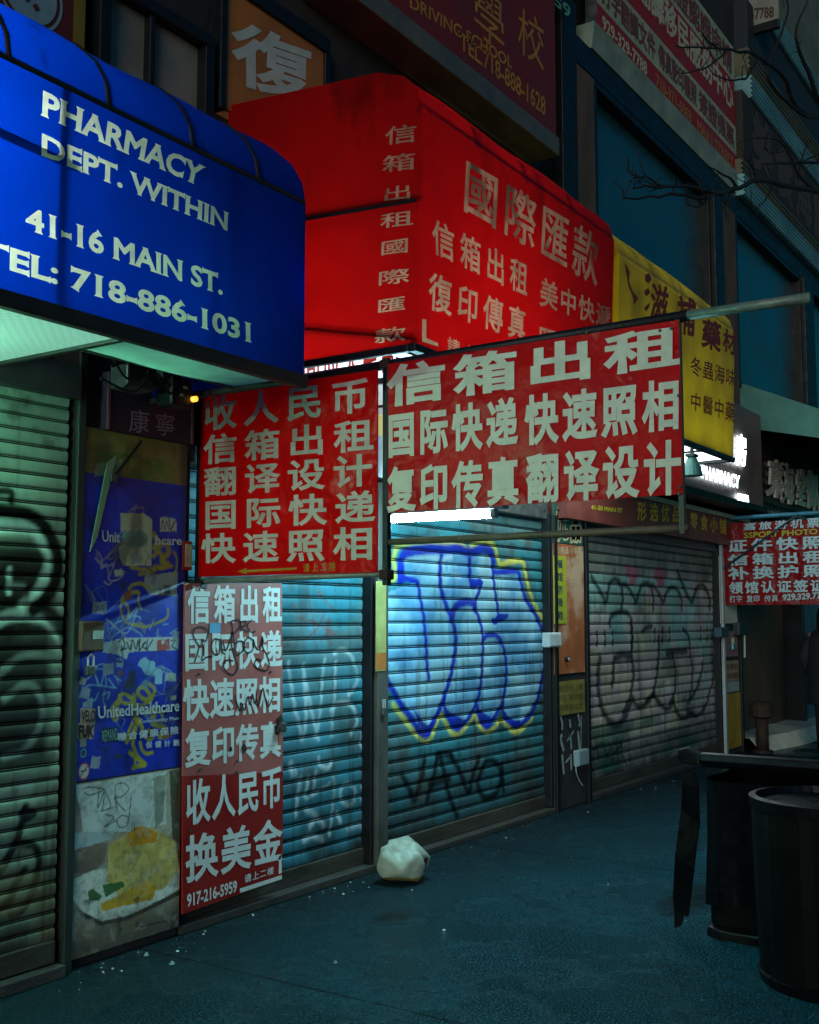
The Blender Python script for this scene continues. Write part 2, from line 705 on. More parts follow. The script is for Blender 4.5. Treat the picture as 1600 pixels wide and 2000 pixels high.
# ------------------------------------------------------------------ shared materials
M_STEEL = mat('dull_steel', '#5b6062', 0.5, 0.7, 0.4, 9, 0.2, 60)
M_BLACK = mat('black_frame', '#15161a', 0.5, 0.3, 0.4, 9, 0.15, 60)
M_POST = mat('grey_post', '#55524c', 0.6, 0.2, 0.5, 7, 0.2, 50, stretch=(1, 1, .35))
M_DARKWALL = mat('sooty_wall', '#2b2728', 0.8, 0, 0.5, 3, 0.4, 18)
M_BROWN = mat('brown_stone', '#5f4a3d', 0.8, 0, 0.5, 4, 0.5, 22, stretch=(1, 1, .4))
M_WHITE = mat('white_vinyl', '#cfc8b8', 0.55, 0, 0.25, 8, 0.05, 60)
M_TEALPAINT = mat('teal_metal', '#3f6a68', 0.5, 0.2, 0.35, 5, 0.2, 40)
M_CONC = mat('rough_concrete', '#77746a', 0.85, 0, 0.45, 5, 0.6, 30)
M_RUST = mat('rusty_iron', '#3a2a22', 0.75, 0.3, 0.5, 12, 0.5, 50)
M_TUBE = glow('fluorescent_tube', (0.38, 0.88, 1.0), 350.0)
M_PLASTIC = mat('pale_plastic', '#a9b3b0', 0.45, 0, 0.2, 10, 0.05, 60)

# ------------------------------------------------------------------ ground
JX = -3.93
def ground_material():
    m = bpy.data.materials.new('wet_concrete')
    n, l, p = nodes_of(m)
    tc = n.new('ShaderNodeTexCoord')
    def noise_(s, d=8, r=0.6):
        k = n.new('ShaderNodeTexNoise')
        k.inputs['Scale'].default_value = s
        k.inputs['Detail'].default_value = d
        k.inputs['Roughness'].default_value = r
        l.new(tc.outputs['Object'], k.inputs['Vector'])
        return k.outputs[0]
    def rng_(x, a, b, c, d):
        k = n.new('ShaderNodeMapRange')
        for i, v in enumerate((a, b, c, d)):
            k.inputs[i + 1].default_value = v
        l.new(x, k.inputs[0])
        return k.outputs[0]
    def mixc(f, a, b, mode='MIX'):
        k = n.new('ShaderNodeMix')
        k.data_type = 'RGBA'
        k.blend_type = mode
        if isinstance(f, (int, float)): k.inputs[0].default_value = f
        else: l.new(f, k.inputs[0])
        for v, s in ((a, 6), (b, 7)):
            if isinstance(v, tuple): k.inputs[s].default_value = (*v, 1)
            else: l.new(v, k.inputs[s])
        return k.outputs[2]
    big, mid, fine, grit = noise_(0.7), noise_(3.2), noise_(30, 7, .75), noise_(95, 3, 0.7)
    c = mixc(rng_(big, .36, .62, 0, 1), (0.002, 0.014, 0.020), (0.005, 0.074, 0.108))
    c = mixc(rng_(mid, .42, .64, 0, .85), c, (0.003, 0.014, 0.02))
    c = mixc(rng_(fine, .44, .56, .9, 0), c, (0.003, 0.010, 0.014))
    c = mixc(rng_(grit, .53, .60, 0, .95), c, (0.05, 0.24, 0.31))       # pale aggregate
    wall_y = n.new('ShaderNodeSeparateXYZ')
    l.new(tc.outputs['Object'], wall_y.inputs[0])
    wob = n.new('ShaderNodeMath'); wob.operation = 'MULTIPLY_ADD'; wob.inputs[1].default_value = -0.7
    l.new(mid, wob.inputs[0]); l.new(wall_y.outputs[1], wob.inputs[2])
    c = mixc(rng_(wob.outputs[0], -2.0, -.5, 0, .82), c, (0.012, 0.016, 0.018))          # wall-foot grime, widened to paint in shade along the shop fronts
    for sx_, sy_, rx_, ry_ in ((5.1, -.70, .17, .10), (3.6, -2.4, .2, .3), (6.4, -1.9, .5, .16)):       # spilt stains
        mp_ = n.new('ShaderNodeMapping')
        mp_.inputs['Location'].default_value = (-sx_ / rx_, -sy_ / ry_, 0)
        mp_.inputs['Scale'].default_value = (1 / rx_, 1 / ry_, 0)
        l.new(tc.outputs['Object'], mp_.inputs[0])
        ln = n.new('ShaderNodeVectorMath'); ln.operation = 'LENGTH'
        l.new(mp_.outputs[0], ln.inputs[0])
        ad = n.new('ShaderNodeMath'); ad.operation = 'MULTIPLY_ADD'; ad.inputs[1].default_value = 1.2
        l.new(fine, ad.inputs[0]); l.new(ln.outputs['Value'], ad.inputs[2])
        c = mixc(rng_(ad.outputs[0], 1.2, 1.75, .8, 0), c, (0.008, 0.007, 0.008))
    v = n.new('ShaderNodeTexVoronoi')
    v.inputs['Scale'].default_value = 3.1
    l.new(tc.outputs['Object'], v.inputs['Vector'])
    c = mixc(rng_(v.outputs['Distance'], .06, .09, .7, 0), c, (0.025, 0.025, 0.025))   # old gum spots
    # slab joints
    sx = n.new('ShaderNodeSeparateXYZ')
    l.new(tc.outputs['Object'], sx.inputs[0])
    def joint(sock, size, off):
        a = n.new('ShaderNodeMath'); a.operation = 'ADD'; a.inputs[1].default_value = off
        l.new(sock, a.inputs[0])
        b = n.new('ShaderNodeMath'); b.operation = 'WRAP'; b.inputs[1].default_value = size / 2; b.inputs[2].default_value = -size / 2
        l.new(a.outputs[0], b.inputs[0])
        d = n.new('ShaderNodeMath'); d.operation = 'ABSOLUTE'
        l.new(b.outputs[0], d.inputs[0])
        return rng_(d.outputs[0], .004, .009, 1, 0)
    j = n.new('ShaderNodeMath'); j.operation = 'MAXIMUM'
    l.new(joint(sx.outputs[0], 3.05, JX), j.inputs[0])
    l.new(joint(sx.outputs[1], 40.0, 12.0), j.inputs[1])
    c = mixc(j.outputs[0], c, (0.012, 0.012, 0.012))
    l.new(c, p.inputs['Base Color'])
    wet = rng_(noise_(1.1, 5), .44, .56, 0.62, 0.16)
    l.new(wet, p.inputs['Roughness'])
    l.new(rng_(noise_(1.1, 5), .46, .58, 0.10, 0.42), p.inputs['Specular IOR Level'])
    p.inputs['Specular Tint'].default_value = (0.12, 0.75, 1.0, 1)
    add = n.new('ShaderNodeMath'); add.operation = 'MULTIPLY_ADD'; add.inputs[1].default_value = 0.6
    l.new(fine, add.inputs[0]); l.new(grit, add.inputs[2])
    sub = n.new('ShaderNodeMath'); sub.operation = 'MULTIPLY_ADD'; sub.inputs[1].default_value = -2.5
    l.new(j.outputs[0], sub.inputs[0]); l.new(add.outputs[0], sub.inputs[2])
    b = n.new('ShaderNodeBump')
    b.inputs['Strength'].default_value = 1.0
    b.inputs['Distance'].default_value = 0.02
    l.new(sub.outputs[0], b.inputs['Height'])
    l.new(b.outputs[0], p.inputs['Normal'])
    return m
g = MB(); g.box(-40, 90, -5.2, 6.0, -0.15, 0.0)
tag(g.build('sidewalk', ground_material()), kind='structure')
g = MB(); g.box(-60, 120, -80, -5.2, -0.4, -0.14)
tag(g.build('road', mat('asphalt', '#3c3c3e', 0.6, 0, 0.4, 3, 0.4, 60)), kind='structure')

# ================================================================== BUILDING
PROF_T = [0, .035, .15, .34, .54, .69, .765, .795, .845, .87, .895, .93, .965]
PROF_D = [.003, .000, -.002, -.004, -.004, -.002, .001, .012, .014, .003, .000, .010, .013]

bld = thing('shop_building', 'dark sooty row of shops with shuttered ground floor and teal upper windows', 'building', (9, 0.3, 0))
w = MB()
w.box(-8, 40, 0.30, 5.0, 0, 14)                       # mass behind everything
w.box(-8, 3.44, 0.16, 0.30, 2.62, 3.9)                # lintels over the shutters
w.box(4.20, 12.86, 0.12, 0.30, 2.46, 4.0)
w.box(-8, 9.0, 0.06, 0.30, 4.02, 14)                  # upper wall
w.box(9.0, 40, 0.10, 0.30, 8.2, 14)
w.build('wall', M_DARKWALL, bld, 0.01)
def pillar(m, bev, *b):
    p = MB(); p.box(*b); p.build('pillar', m, bld, bev)
pillar(M_DARKWALL, .012, 3.50, 4.185, 0.004, 0.30, 0, 2.9)
pillar(M_DARKWALL, .012, 8.47, 9.14, 0.004, 0.30, 0, 2.48)
pillar(M_DARKWALL, .012, 12.87, 13.48, 0.004, 0.30, 0, 2.5)
j = MB()
j.box(3.452, 3.497, -0.030, -0.001, 0, 2.88)
j.build('door_jamb', mat('jamb_green', '#333d39', 0.55, .3, .45, 6, .2, 40, stretch=(1, 1, .3)), bld, 0.006)
j = MB(); j.box(3.455, 3.497, 0.0, .25, 0, 2.88); j.build('door_reveal', mat('reveal_dark', '#1a1614', .8, 0, .4, 6, .2, 40), bld)
j = MB(); j.box(5.905, 6.022, -0.02, 0.28, 0, 2.48)
j.build('door_jamb', M_POST, bld, 0.006)
for xa in (8.462, 9.085):
    j = MB(); j.box(xa, xa + 0.055, -0.025, 0.004, 0, 2.46); j.build('door_jamb', M_BLACK, bld, 0.004)
for xa, mm in ((12.81, mat('jamb_white', '#a6b2b4', .5, .1, .35, 5, .1, 40)), (13.44, M_BLACK)):
    j = MB(); j.box(xa, xa + 0.06, -0.03, 0.004, 0, 2.46); j.build('door_jamb', mm, bld, 0.004)
# doorway on the far right: brown door in a deep reveal, blue pier after it
d = MB(); d.box(13.55, 16.15, 0.20, 0.26, 0.02, 2.75)
d.build('door', mat('brown_door', '#5c4630', .6, 0, .4, 3, .2, 30, stretch=(1, 1, .3)), bld, .01)
d = MB(); d.box(16.2, 16.28, -0.06, 0.26, 0, 2.9); d.box(13.5, 16.2, 0.0, .26, 2.78, 2.9)
d.build('door_frame', M_BLACK, bld, .006)
d = MB(); d.box(16.3, 18.0, -0.02, 0.29, 0, 3.2)
d.build('pillar', mat('blue_pier', '#3c6478', .6, 0, .35, 4, .2, 30), bld, .01)
# upper windows, piers, ledges
GLASS = mat('teal_pane', '#26505a', 0.30, 0, 0.55, 1.6, 0.04, 10, spec=.6, stretch=(.7, 1, 1))
GREYGLASS = mat('grey_pane', '#8a8076', 0.45, 0, 0.4, 2.5, 0.04, 10)
def window(x0, x1, z0, z1, glass, mull=(), depth=.07, y=0.0, fw=.07):
    f = MB()
    f.box(x0, x1, y - .05, y + .29, z1 - fw, z1); f.box(x0, x1, y - .05, y + .29, z0, z0 + fw)
    f.box(x0, x0 + fw, y - .048, y + .29, z0 + fw, z1 - fw); f.box(x1 - fw, x1, y - .048, y + .29, z0 + fw, z1 - fw)
    for mx in mull:
        f.box(mx - .018, mx + .018, y - .03, y + .1, z0 + fw, z1 - fw)
    o = f.build('window', M_BLACK, bld, .006)
    q = MB(); q.box(x0 + fw, x1 - fw, y + depth, y + depth + .012, z0 + fw, z1 - fw)
    q.build('pane', glass, o)
window(9.36, 12.66, 4.0, 6.66, GLASS)
window(13.62, 16.75, 4.45, 6.66, GLASS)
window(17.3, 21.0, 4.45, 6.66, GLASS)
window(3.50, 4.30, 3.7, 4.78, GREYGLASS, (3.86,), depth=.02)
pillar(M_BLACK, .01, 12.66, 12.98, -.10, .29, 3.6, 6.66)
pillar(M_BLACK, .01, 16.75, 17.3, -.10, .29, 3.6, 6.66)
pillar(M_BLACK, .01, 8.66, 8.97, -.06, .29, 4.0, 7.2)
pillar(M_BROWN, .02, 12.98, 13.60, -.06, .29, 3.6, 6.66)
pillar(M_BROWN, .02, 8.97, 9.36, -.05, .29, 4.0, 6.66)
c = MB(); c.box(8.97, 30, -.05, .29, 6.665, 6.93)
c.build('header_beam', M_BLACK, bld, .01)
c = MB(); c.prism([(-.06, 6.935), (.29, 6.935), (.29, 7.19), (-.09, 7.19)], 9.3, 13.65, 'x')
c.build('ledge', mat('greygreen_ledge', '#8c9a8c', .7, 0, .4, 3, .3, 20), bld)
FL = mat('fluted_metal', '#86b5bb', .4, .3, .35, 3, .1, 30, stretch=(.3, 1, 1))
FY = mat('fluted_dull', '#6a6750', .55, .2, .4, 3, .1, 30, stretch=(.3, 1, 1))
def fluted(x0, x1, z0, z1, n, m, y=-.12):
    poly = []
    for i in range(n):
        a = z0 + (z1 - z0) * i / n
        b = (z1 - z0) / n
        poly += [(y, a), (y - .025, a + b * .3), (y - .025, a + b * .6), (y, a + b * .9)]
    poly += [(y, z1), (.29, z1), (.29, z0)]
    k = MB(); k.prism(poly, x0, x1, 'x')
    k.build('cornice', m, bld)
fluted(13.75, 30, 6.94, 7.22, 5, FL)
fluted(13.75, 30, 7.225, 7.42, 3, FY, -.10)
fluted(14.2, 30, 8.40, 8.72, 5, FL)
fluted(14.2, 30, 8.725, 9.1, 5, FY, -.10)
fluted(15.1, 30, 9.85, 10.2, 5, FL)
c = MB(); c.box(15.1, 40, -.02, .29, 10.2, 14)
c.build('upper_wall', mat('grey_render', '#6a6f63', .8, 0, .4, 2, .3, 20), bld, .01)
c = MB(); c.box(14.3, 30, -.08, .29, 9.1, 9.85)
c.build('band', mat('navy_band', '#23262f', .7, 0, .4, 3, .2, 20), bld, .01)
# bottom sill strip along the shutters
s = MB(); s.box(-8, 3.44, -.06, .0, 0, .055); s.box(4.2, 5.9, -.01, .14, 0, .045); s.box(6.03, 8.46, -.01, .14, 0, .04); s.box(9.15, 12.8, -.01, .14, 0, .05)
s.build('sill', mat('threshold', '#3d3a36', .7, .2, .4, 6, .4, 40), bld, .006)

# ================================================================== ROLLER SHUTTERS
M_SHUT = mat('painted_shutter', '#ffffff', 0.62, 0.05, 0.35, 5, 0.12, 70, attr=True, stretch=(1, 1, .5), spec=.14)
def shutter(name_label, x0, x1, z0, z1, pitch, base, paint, dx=.012, y=.085, seed=1, rails=(True, True), group='roller shutters along the shop row', dark=True):
    t = thing('roller_shutter', name_label, 'shutter', ((x0 + x1) / 2, y, 0), group)
    nsl = int(round((z1 - z0 - .10) / pitch))
    zs = [z0 + .10 + (k + tt) * pitch for k in range(nsl) for tt in PROF_T]
    dd = PROF_D * nsl
    us = np.linspace(x0 + .03, x1 - .03, int((x1 - x0) / dx))
    c = Canvas(us, zs, base)
    nz = c.noise(.35, seed)
    c.blend(np.clip((nz - .45) * 2.2, 0, .5), '#6e6a60')
    st = c.noise(.12, seed + 5)
    c.blend(np.clip((st - .62) * 4, 0, .45), '#54453a')
    # grime splashed up from the pavement, deepened to paint in the lamp's fall-off
    c.blend(np.clip((.85 - (c.V - z0)) * 1.1, 0, .85) * (0.6 + .6 * nz), '#2b2722')
    if paint:
        paint(c)
    rs = np.random.default_rng(seed + 77)
    tone = np.repeat(rs.uniform(-.16, .10, nsl), len(PROF_T))[:, None]
    c.C *= np.clip(1 + tone + .10 * (c.noise(.5, seed + 3) - .5), .6, 1.2)[..., None]
    stk = c.noise(.035, seed + 21, 3, .06)
    c.blend(np.clip((stk - .58) * 4, 0, .5) * np.clip(1.2 - (c.V - z0) * .3, 0, 1), '#3f2f22')
    # slat shadow lines painted dark into the grooves
    prof = np.array(dd)
    c.blend(np.repeat((np.clip((prof - .001) / .007, 0, 1) * (.97 if dark else .80))[:, None], len(us), 1), '#0b0a08')
    wob = c.noise(1.3, seed + 9, 2)
    tilt = np.repeat(rs.normal(0, .0016, nsl), len(PROF_T))[:, None]
    dent = np.clip(c.noise(.45, seed + 31, 2) - .66, 0, 1) * .10
    D = np.array(dd)[:, None] + (wob - .5) * .018 + tilt + dent
    c.build('curtain', M_SHUT, lambda U, V: y + D, t)
    b = MB(); b.box(x0 + .03, x1 - .03, y - .02, y + .02, z0, z0 + .1)
    b.build('bottom_bar', mat('shutter_bar', '#4a443b', .6, .3, .45, 8, .3, 50, stretch=(.3, 1, 1)), t, .006)
    for k, e in enumerate((x0, x1 - .035)):
        if rails[k]:
            r = MB(); r.box(e, e + .035, y - .075, y + .03, 0.05, z1 + .05)
            r.build('side_rail', M_BLACK, t, .004)
    h = MB(); h.box(x0, x1, y - .06, y + .1, z1, z1 + .16)
    h.build('shutter_housing', M_STEEL, t, .01)
    return t

SH = .075
def Z(pts, ox, oy, s): return [xz(a, b, SH) for a, b in zp(pts, ox, oy, s)]

def paint_mid(c):
    q = lambda pts: Z(pts, 740, 1000, 4.444)
    fillp = q([(190, 470), (300, 350), (600, 330), (800, 350), (920, 320), (1000, 420), (1020, 520), (1220, 520), (1290, 760), (1420, 1010), (1440, 1250),
               (1410, 1560), (1250, 1830), (1160, 1840), (1080, 1700), (950, 1870), (860, 1720), (690, 1880), (580, 1700), (430, 1930), (300, 1800), (120, 1560),
               (70, 1300), (80, 700), (350, 600), (180, 600)])
    c.poly(fillp, '#96cbe6', .92)
    cl = c.noise(.22, 33)
    c.blend(np.clip((cl - .42) * 3.0, 0, .65) * c.mask(fillp), '#3f86c0')
    c.blend(np.clip((.42 - cl) * 4, 0, .7) * c.mask(fillp), '#a8d0e0')
    Yl = '#d8d060'
    for pts, w in (([(120, 590), (150, 570), (150, 500), (140, 380), (190, 290), (400, 265), (580, 280), (610, 310), (640, 280), (730, 280), (790, 345), (830, 285), (930, 255), (1010, 290), (1040, 380), (1060, 455), (1150, 430), (1250, 430), (1280, 520), (1310, 660), (1360, 800), (1420, 920), (1460, 1010)], .045),
                   ([(130, 1671), (230, 1800), (300, 1890), (370, 1965), (430, 1990), (480, 1930), (540, 1770), (600, 1850), (640, 1920), (700, 1930), (760, 1870), (840, 1775), (880, 1850), (940, 1905), (1010, 1880), (1060, 1810), (1120, 1850), (1180, 1910), (1250, 1890), (1340, 1790)], .04)):
        c.stroke(q(pts), w, Yl, .9, .4)
    B = '#1430b4'
    L = [([(200, 590), (200, 450), (225, 370), (300, 340), (450, 322), (590, 325), (700, 320), (800, 350), (920, 322), (985, 350), (1000, 430)], .06),
         ([(1000, 380), (1010, 515), (1100, 520), (1215, 520), (1240, 600), (1285, 760), (1370, 900), (1420, 1010), (1440, 1100), (1455, 1250), (1430, 1400), (1400, 1560), (1380, 1640), (1330, 1760), (1250, 1835), (1165, 1840), (1095, 1760), (1085, 1661)], .038),
         ([(190, 590), (270, 585), (345, 610), (365, 720), (385, 830), (405, 950), (415, 1100), (425, 1300), (440, 1450)], .032),
         ([(550, 360), (545, 620), (590, 800), (640, 920), (672, 1030), (672, 1180), (650, 1330), (615, 1480), (590, 1560), (560, 1650), (515, 1760), (475, 1850), (430, 1935), (370, 1910), (300, 1801), (200, 1665), (130, 1545), (85, 1480)], .042),
         ([(790, 360), (800, 480), (805, 600), (835, 645), (890, 600)], .04),
         ([(900, 640), (845, 800), (870, 900), (905, 1010), (912, 1200), (900, 1400), (880, 1580), (850, 1665), (790, 1790), (690, 1881), (625, 1810), (580, 1691), (578, 1600)], .032),
         ([(640, 920), (672, 830), (740, 785), (820, 790), (850, 850)], .05),
         ([(910, 1110), (960, 1068), (1040, 1080), (1090, 1180), (1112, 1300), (1112, 1450), (1100, 1560), (1075, 1670), (1010, 1785), (950, 1871), (890, 1800), (860, 1690)], .034),
         ([(1000, 500), (1010, 600), (1022, 700), (1050, 900)], .034)]
    for pts, w in L:
        c.stroke(q(pts), w * 1.25, B, .97, .3)
    for pts in ([(175, 590), (185, 470), (230, 470), (245, 560), (370, 600), (365, 625)], [(800, 580), (900, 580), (920, 615), (890, 650), (810, 640)],
                [(985, 930), (1060, 890), (1135, 890), (1125, 925), (1010, 985)], [(575, 1690), (620, 1800), (690, 1890), (760, 1810), (690, 1770), (630, 1740)],
                [(850, 1690), (900, 1800), (950, 1875), (1030, 1790), (980, 1780), (920, 1740)], [(1080, 1690), (1110, 1790), (1180, 1850), (1280, 1810), (1200, 1815), (1130, 1770)],
                [(310, 1700), (360, 1850), (440, 1960), (490, 1800), (520, 1740), (440, 1860), (380, 1800)]):
        c.poly(q(pts), B, .95)
    for pts in ([(560, 420), (600, 400), (640, 390)], [(650, 540), (720, 560)], [(250, 420), (400, 395), (510, 405)]):
        c.stroke(q(pts), .03, '#dfe6ea', .5, .8)
    q2 = lambda pts: Z(pts, 740, 1340, 4.444)
    K = '#171a22'
    for pts in ([(215, 780), (270, 880), (320, 990), (370, 840), (410, 640)], [(430, 990), (480, 820), (530, 600), (580, 760), (620, 940), (690, 1130)], [(450, 850), (620, 800)],
                [(640, 610), (720, 760), (790, 920), (830, 760), (880, 620)], [(900, 740), (870, 860), (930, 970), (1030, 930), (1070, 800), (1040, 680), (950, 650), (900, 740)],
                [(520, 610), (560, 590), (640, 600)], [(1080, 680), (1090, 900)]):
        c.stroke(q2(pts), .055, '#0b0c12', .88, .5)

def paint_right(c):
    q = lambda pts: Z(pts, 1120, 1020, 4.444)
    sl = (c.V < 2.0) & (c.V > .45)
    n1, n2 = c.noise(.7, 71), c.noise(.5, 88)
    c.blend(np.clip((c.V - 2.0) * 6, 0, .55), '#46504c')
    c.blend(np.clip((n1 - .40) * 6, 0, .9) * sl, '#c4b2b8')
    c.blend(np.clip((n2 - .55) * 6, 0, .75) * sl, '#8cc4c0')
    c.blend(np.clip((.44 - n2) * 6, 0, .6) * sl, '#c8c49c')
    c.blend(np.clip((n1 - .50) * 7, 0, .8) * ((c.V < .62) & (c.V > .2)), '#2f5f55')
    c.blend(np.clip((n2 - .52) * 7, 0, .8) * ((c.V < .66) & (c.V > .25)), '#8a6a74')
    for (x, y, rx, ry) in ((520, 450, 60, 60), (755, 455, 55, 80), (520, 520, 30, 40), (765, 530, 35, 40), (500, 395, 60, 25)):
        a = q([(x, y), (x + rx, y), (x, y - ry)])
        c.ell(a[0], a[1][0] - a[0][0], a[2][1] - a[0][1], '#c46a80', .9, .3)
    K = '#1d1f24'
    for pts, w in (([(160, 470), (215, 560), (265, 650), (285, 700), (305, 620), (325, 530), (375, 495), (425, 560), (435, 680), (420, 760)], .05),
                   ([(440, 540), (480, 560), (530, 650), (550, 690), (580, 600), (610, 540), (665, 540), (700, 640), (700, 760)], .05),
                   ([(690, 540), (740, 600), (785, 690), (810, 620), (850, 570), (900, 580), (940, 660), (945, 760)], .05),
                   ([(910, 430), (960, 560), (1030, 690), (1060, 620), (1090, 560), (1140, 555), (1185, 650), (1190, 740)], .06),
                   ([(330, 900), (330, 830), (400, 780), (480, 790), (515, 860), (520, 960), (515, 1100)], .05),
                   ([(240, 1180), (225, 1300), (225, 1450), (250, 1600), (310, 1720), (380, 1760), (450, 1700), (510, 1560)], .075),
                   ([(365, 1180), (355, 1300), (345, 1420)], .055),
                   ([(510, 880), (520, 1000), (515, 1150), (530, 1280), (520, 1420), (490, 1540), (440, 1660)], .055),
                   ([(380, 1180), (430, 1150), (500, 1165)], .07),
                   ([(750, 1000), (755, 1150), (745, 1260), (720, 1400), (690, 1500), (640, 1560)], .055),
                   ([(690, 900), (640, 920), (610, 950)], .05),
                   ([(820, 1140), (900, 1120), (960, 1120), (990, 1110)], .07),
                   ([(870, 1150), (890, 1260), (895, 1380), (880, 1500), (850, 1560)], .05),
                   ([(960, 920), (1010, 1000), (1020, 1120), (1040, 1260), (1035, 1400), (1020, 1520)], .045),
                   ([(1130, 1220), (1115, 1330), (1060, 1480), (1000, 1570)], .05),
                   ([(1225, 1180), (1225, 1320), (1200, 1440), (1150, 1600), (1080, 1680), (1000, 1640)], .05),
                   ([(880, 1560), (900, 1640), (960, 1700), (1040, 1660)], .06),
                   ([(700, 1490), (760, 1580), (820, 1620), (880, 1560)], .06),
                   ([(520, 1530), (560, 1590), (620, 1590), (700, 1500)], .06)):
        c.stroke(q(pts), w * 1.1, K, .86, .6)
    for x in (215, 285, 352, 718, 785, 845, 1115, 1172, 1222):
        for y in (970, 1050):
            yy = y - (x - 215) * .045
            c.stroke(q([(x, yy - 18), (x, yy + 18)]), .035, '#060606', 1, .2, smooth=False)
    q2 = lambda pts: Z(pts, 1120, 1280, 4.444)
    for pts in ([(200, 740), (230, 900)], [(190, 830), (260, 760), (290, 870)], [(300, 900), (330, 800), (350, 930), (300, 860)], [(380, 730), (400, 960)],
                [(370, 840), (430, 760), (420, 830), (470, 960)], [(490, 700), (500, 980)], [(590, 760), (600, 860)]):
        c.stroke(q2(pts), .03, '#181a1c', .7, .5)

def paint_narrow(c):
    q = lambda pts: Z(pts, 540, 1120, 3.3333)
    W = '#b9c6cb'
    c.blend(np.clip((c.noise(.3, 5) - .4) * 3, 0, .5), '#4a93a8')
    for pts, w, a in (([(85, 580), (100, 700), (120, 850), (150, 960), (175, 1080), (200, 940), (190, 760), (185, 600)], .03, .55),
                   ([(190, 660), (215, 800), (250, 960), (280, 1080)], .03, .5), ([(320, 560), (300, 760), (285, 960), (260, 1060)], .026, .5),
                   ([(395, 580), (385, 760), (370, 960), (370, 1060)], .026, .5),
                   ([(385, 520), (430, 495), (480, 520), (520, 600), (535, 680), (510, 750), (475, 790)], .028, .5),
                   ([(365, 890), (410, 845), (480, 850), (520, 900), (530, 970), (490, 1050)], .03, .62), ([(590, 560), (580, 760), (570, 950), (560, 1110)], .024, .45),
                   ([(100, 1250), (115, 1300)], .05, .7), ([(280, 1200), (290, 1250), (340, 1265), (370, 1220)], .026, .6), ([(560, 1100), (565, 1125)], .04, .7),
                   ([(160, 1330), (140, 1470), (130, 1580)], .028, .45), ([(215, 1330), (190, 1450)], .028, .45), ([(260, 1290), (240, 1440)], .024, .4),
                   ([(375, 1310), (380, 1440), (350, 1700)], .026, .5), ([(440, 1380), (480, 1370), (520, 1420), (500, 1500), (450, 1500), (420, 1440), (440, 1380)], .028, .5),
                   ([(560, 1390), (620, 1380)], .026, .5), ([(560, 1470), (610, 1470)], .03, .5), ([(200, 1540), (260, 1580), (220, 1650)], .035, .5),
                   ([(280, 1600), (310, 1640)], .035, .6), ([(400, 1560), (420, 1620)], .03, .6), ([(180, 1740), (240, 1710), (310, 1740)], .035, .45),
                   ([(470, 1660), (530, 1640), (590, 1650)], .04, .35), ([(350, 1370), (260, 1430), (200, 1470)], .022, .4)):
        c.stroke(q(pts), w, W, min(1, a * 1.35), .6)
    for pts in ([(210, 100), (225, 190), (250, 330), (265, 490)], [(280, 110), (330, 180), (400, 260)], [(110, 200), (160, 290), (260, 320), (390, 400)],
                [(420, 80), (440, 70)], [(350, 290), (340, 380), (300, 440)], [(200, 430), (280, 350), (320, 260)]):
        c.stroke(q(pts), .012, '#8a3f38', .7, .5)
    for (x, y) in ((225, 150), (260, 330), (350, 310), (370, 390), (290, 130), (130, 215)):
        a = q([(x, y), (x + 18, y), (x, y - 18)])
        c.ell(a[0], abs(a[1][0] - a[0][0]), abs(a[2][1] - a[0][1]), '#9a4a40', .55, .8)

def ZL(pts, ox, oy, s): return [xz(a, b, .0) for a, b in zp(pts, ox, oy, s)]
def paint_left(c):
    q = lambda pts: ZL(pts, 0, 900, 5.0)
    K, T = '#0e0e10', '#c2e0d6'
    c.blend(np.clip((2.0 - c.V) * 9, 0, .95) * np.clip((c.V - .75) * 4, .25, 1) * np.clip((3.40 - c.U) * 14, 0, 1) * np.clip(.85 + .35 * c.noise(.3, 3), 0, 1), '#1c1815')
    for pts, w, col, a in (([(-80, 620), (0, 640), (180, 640), (330, 670), (430, 740)], .05, T, .9),
                        ([(420, 760), (480, 850), (520, 960), (480, 1110), (420, 1250), (340, 1380), (250, 1440)], .06, T, .85),
                        ([(-60, 1600), (100, 1520), (300, 1510), (470, 1560), (560, 1660), (610, 1740)], .045, T, .85),
                        ([(100, 1060), (95, 1150), (95, 1290)], .022, T, .8), ([(100, 1220), (240, 1225)], .02, T, .55),
                        ([(-60, 470), (100, 490), (280, 520), (430, 620), (520, 780), (570, 940), (560, 1120), (500, 1280), (400, 1400), (330, 1460)], .05, K, .9),
                        ([(-40, 300), (60, 290), (120, 310), (125, 400)], .025, K, .85),
                        ([(430, 1440), (540, 1540), (620, 1660), (660, 1800)], .05, K, .8)):
        c.stroke(q(pts), w * 1.3, col, min(1, a * 1.1), .35)
    q3 = lambda pts: ZL(pts, 0, 1200, 2.0)
    for pts in ([(-20, 260), (60, 180), (130, 160), (220, 180), (250, 260), (240, 400), (200, 520)], [(20, 330), (90, 280), (150, 300), (170, 400), (110, 520), (20, 560)]):
        c.stroke(q3(pts), .035, '#87988e', .7, .5)
    q4 = lambda pts: ZL(pts, 0, 1500, 4.444)
    for pts in ([(230, 340), (210, 420), (165, 600), (110, 720), (30, 860), (-30, 940)], [(200, 400), (300, 390), (240, 440)], [(170, 660), (300, 680), (345, 780), (320, 960), (270, 1120), (190, 1240), (110, 1270)],
                [(215, 890), (150, 1000), (90, 1150), (10, 1230)]):
        c.stroke(q4(pts), .04, '#0c0c0e', .95, .35)
    c.blend(np.clip((c.noise(.2, 61) - .5) * 4, 0, .5) * (c.V < .55), '#7e7350')

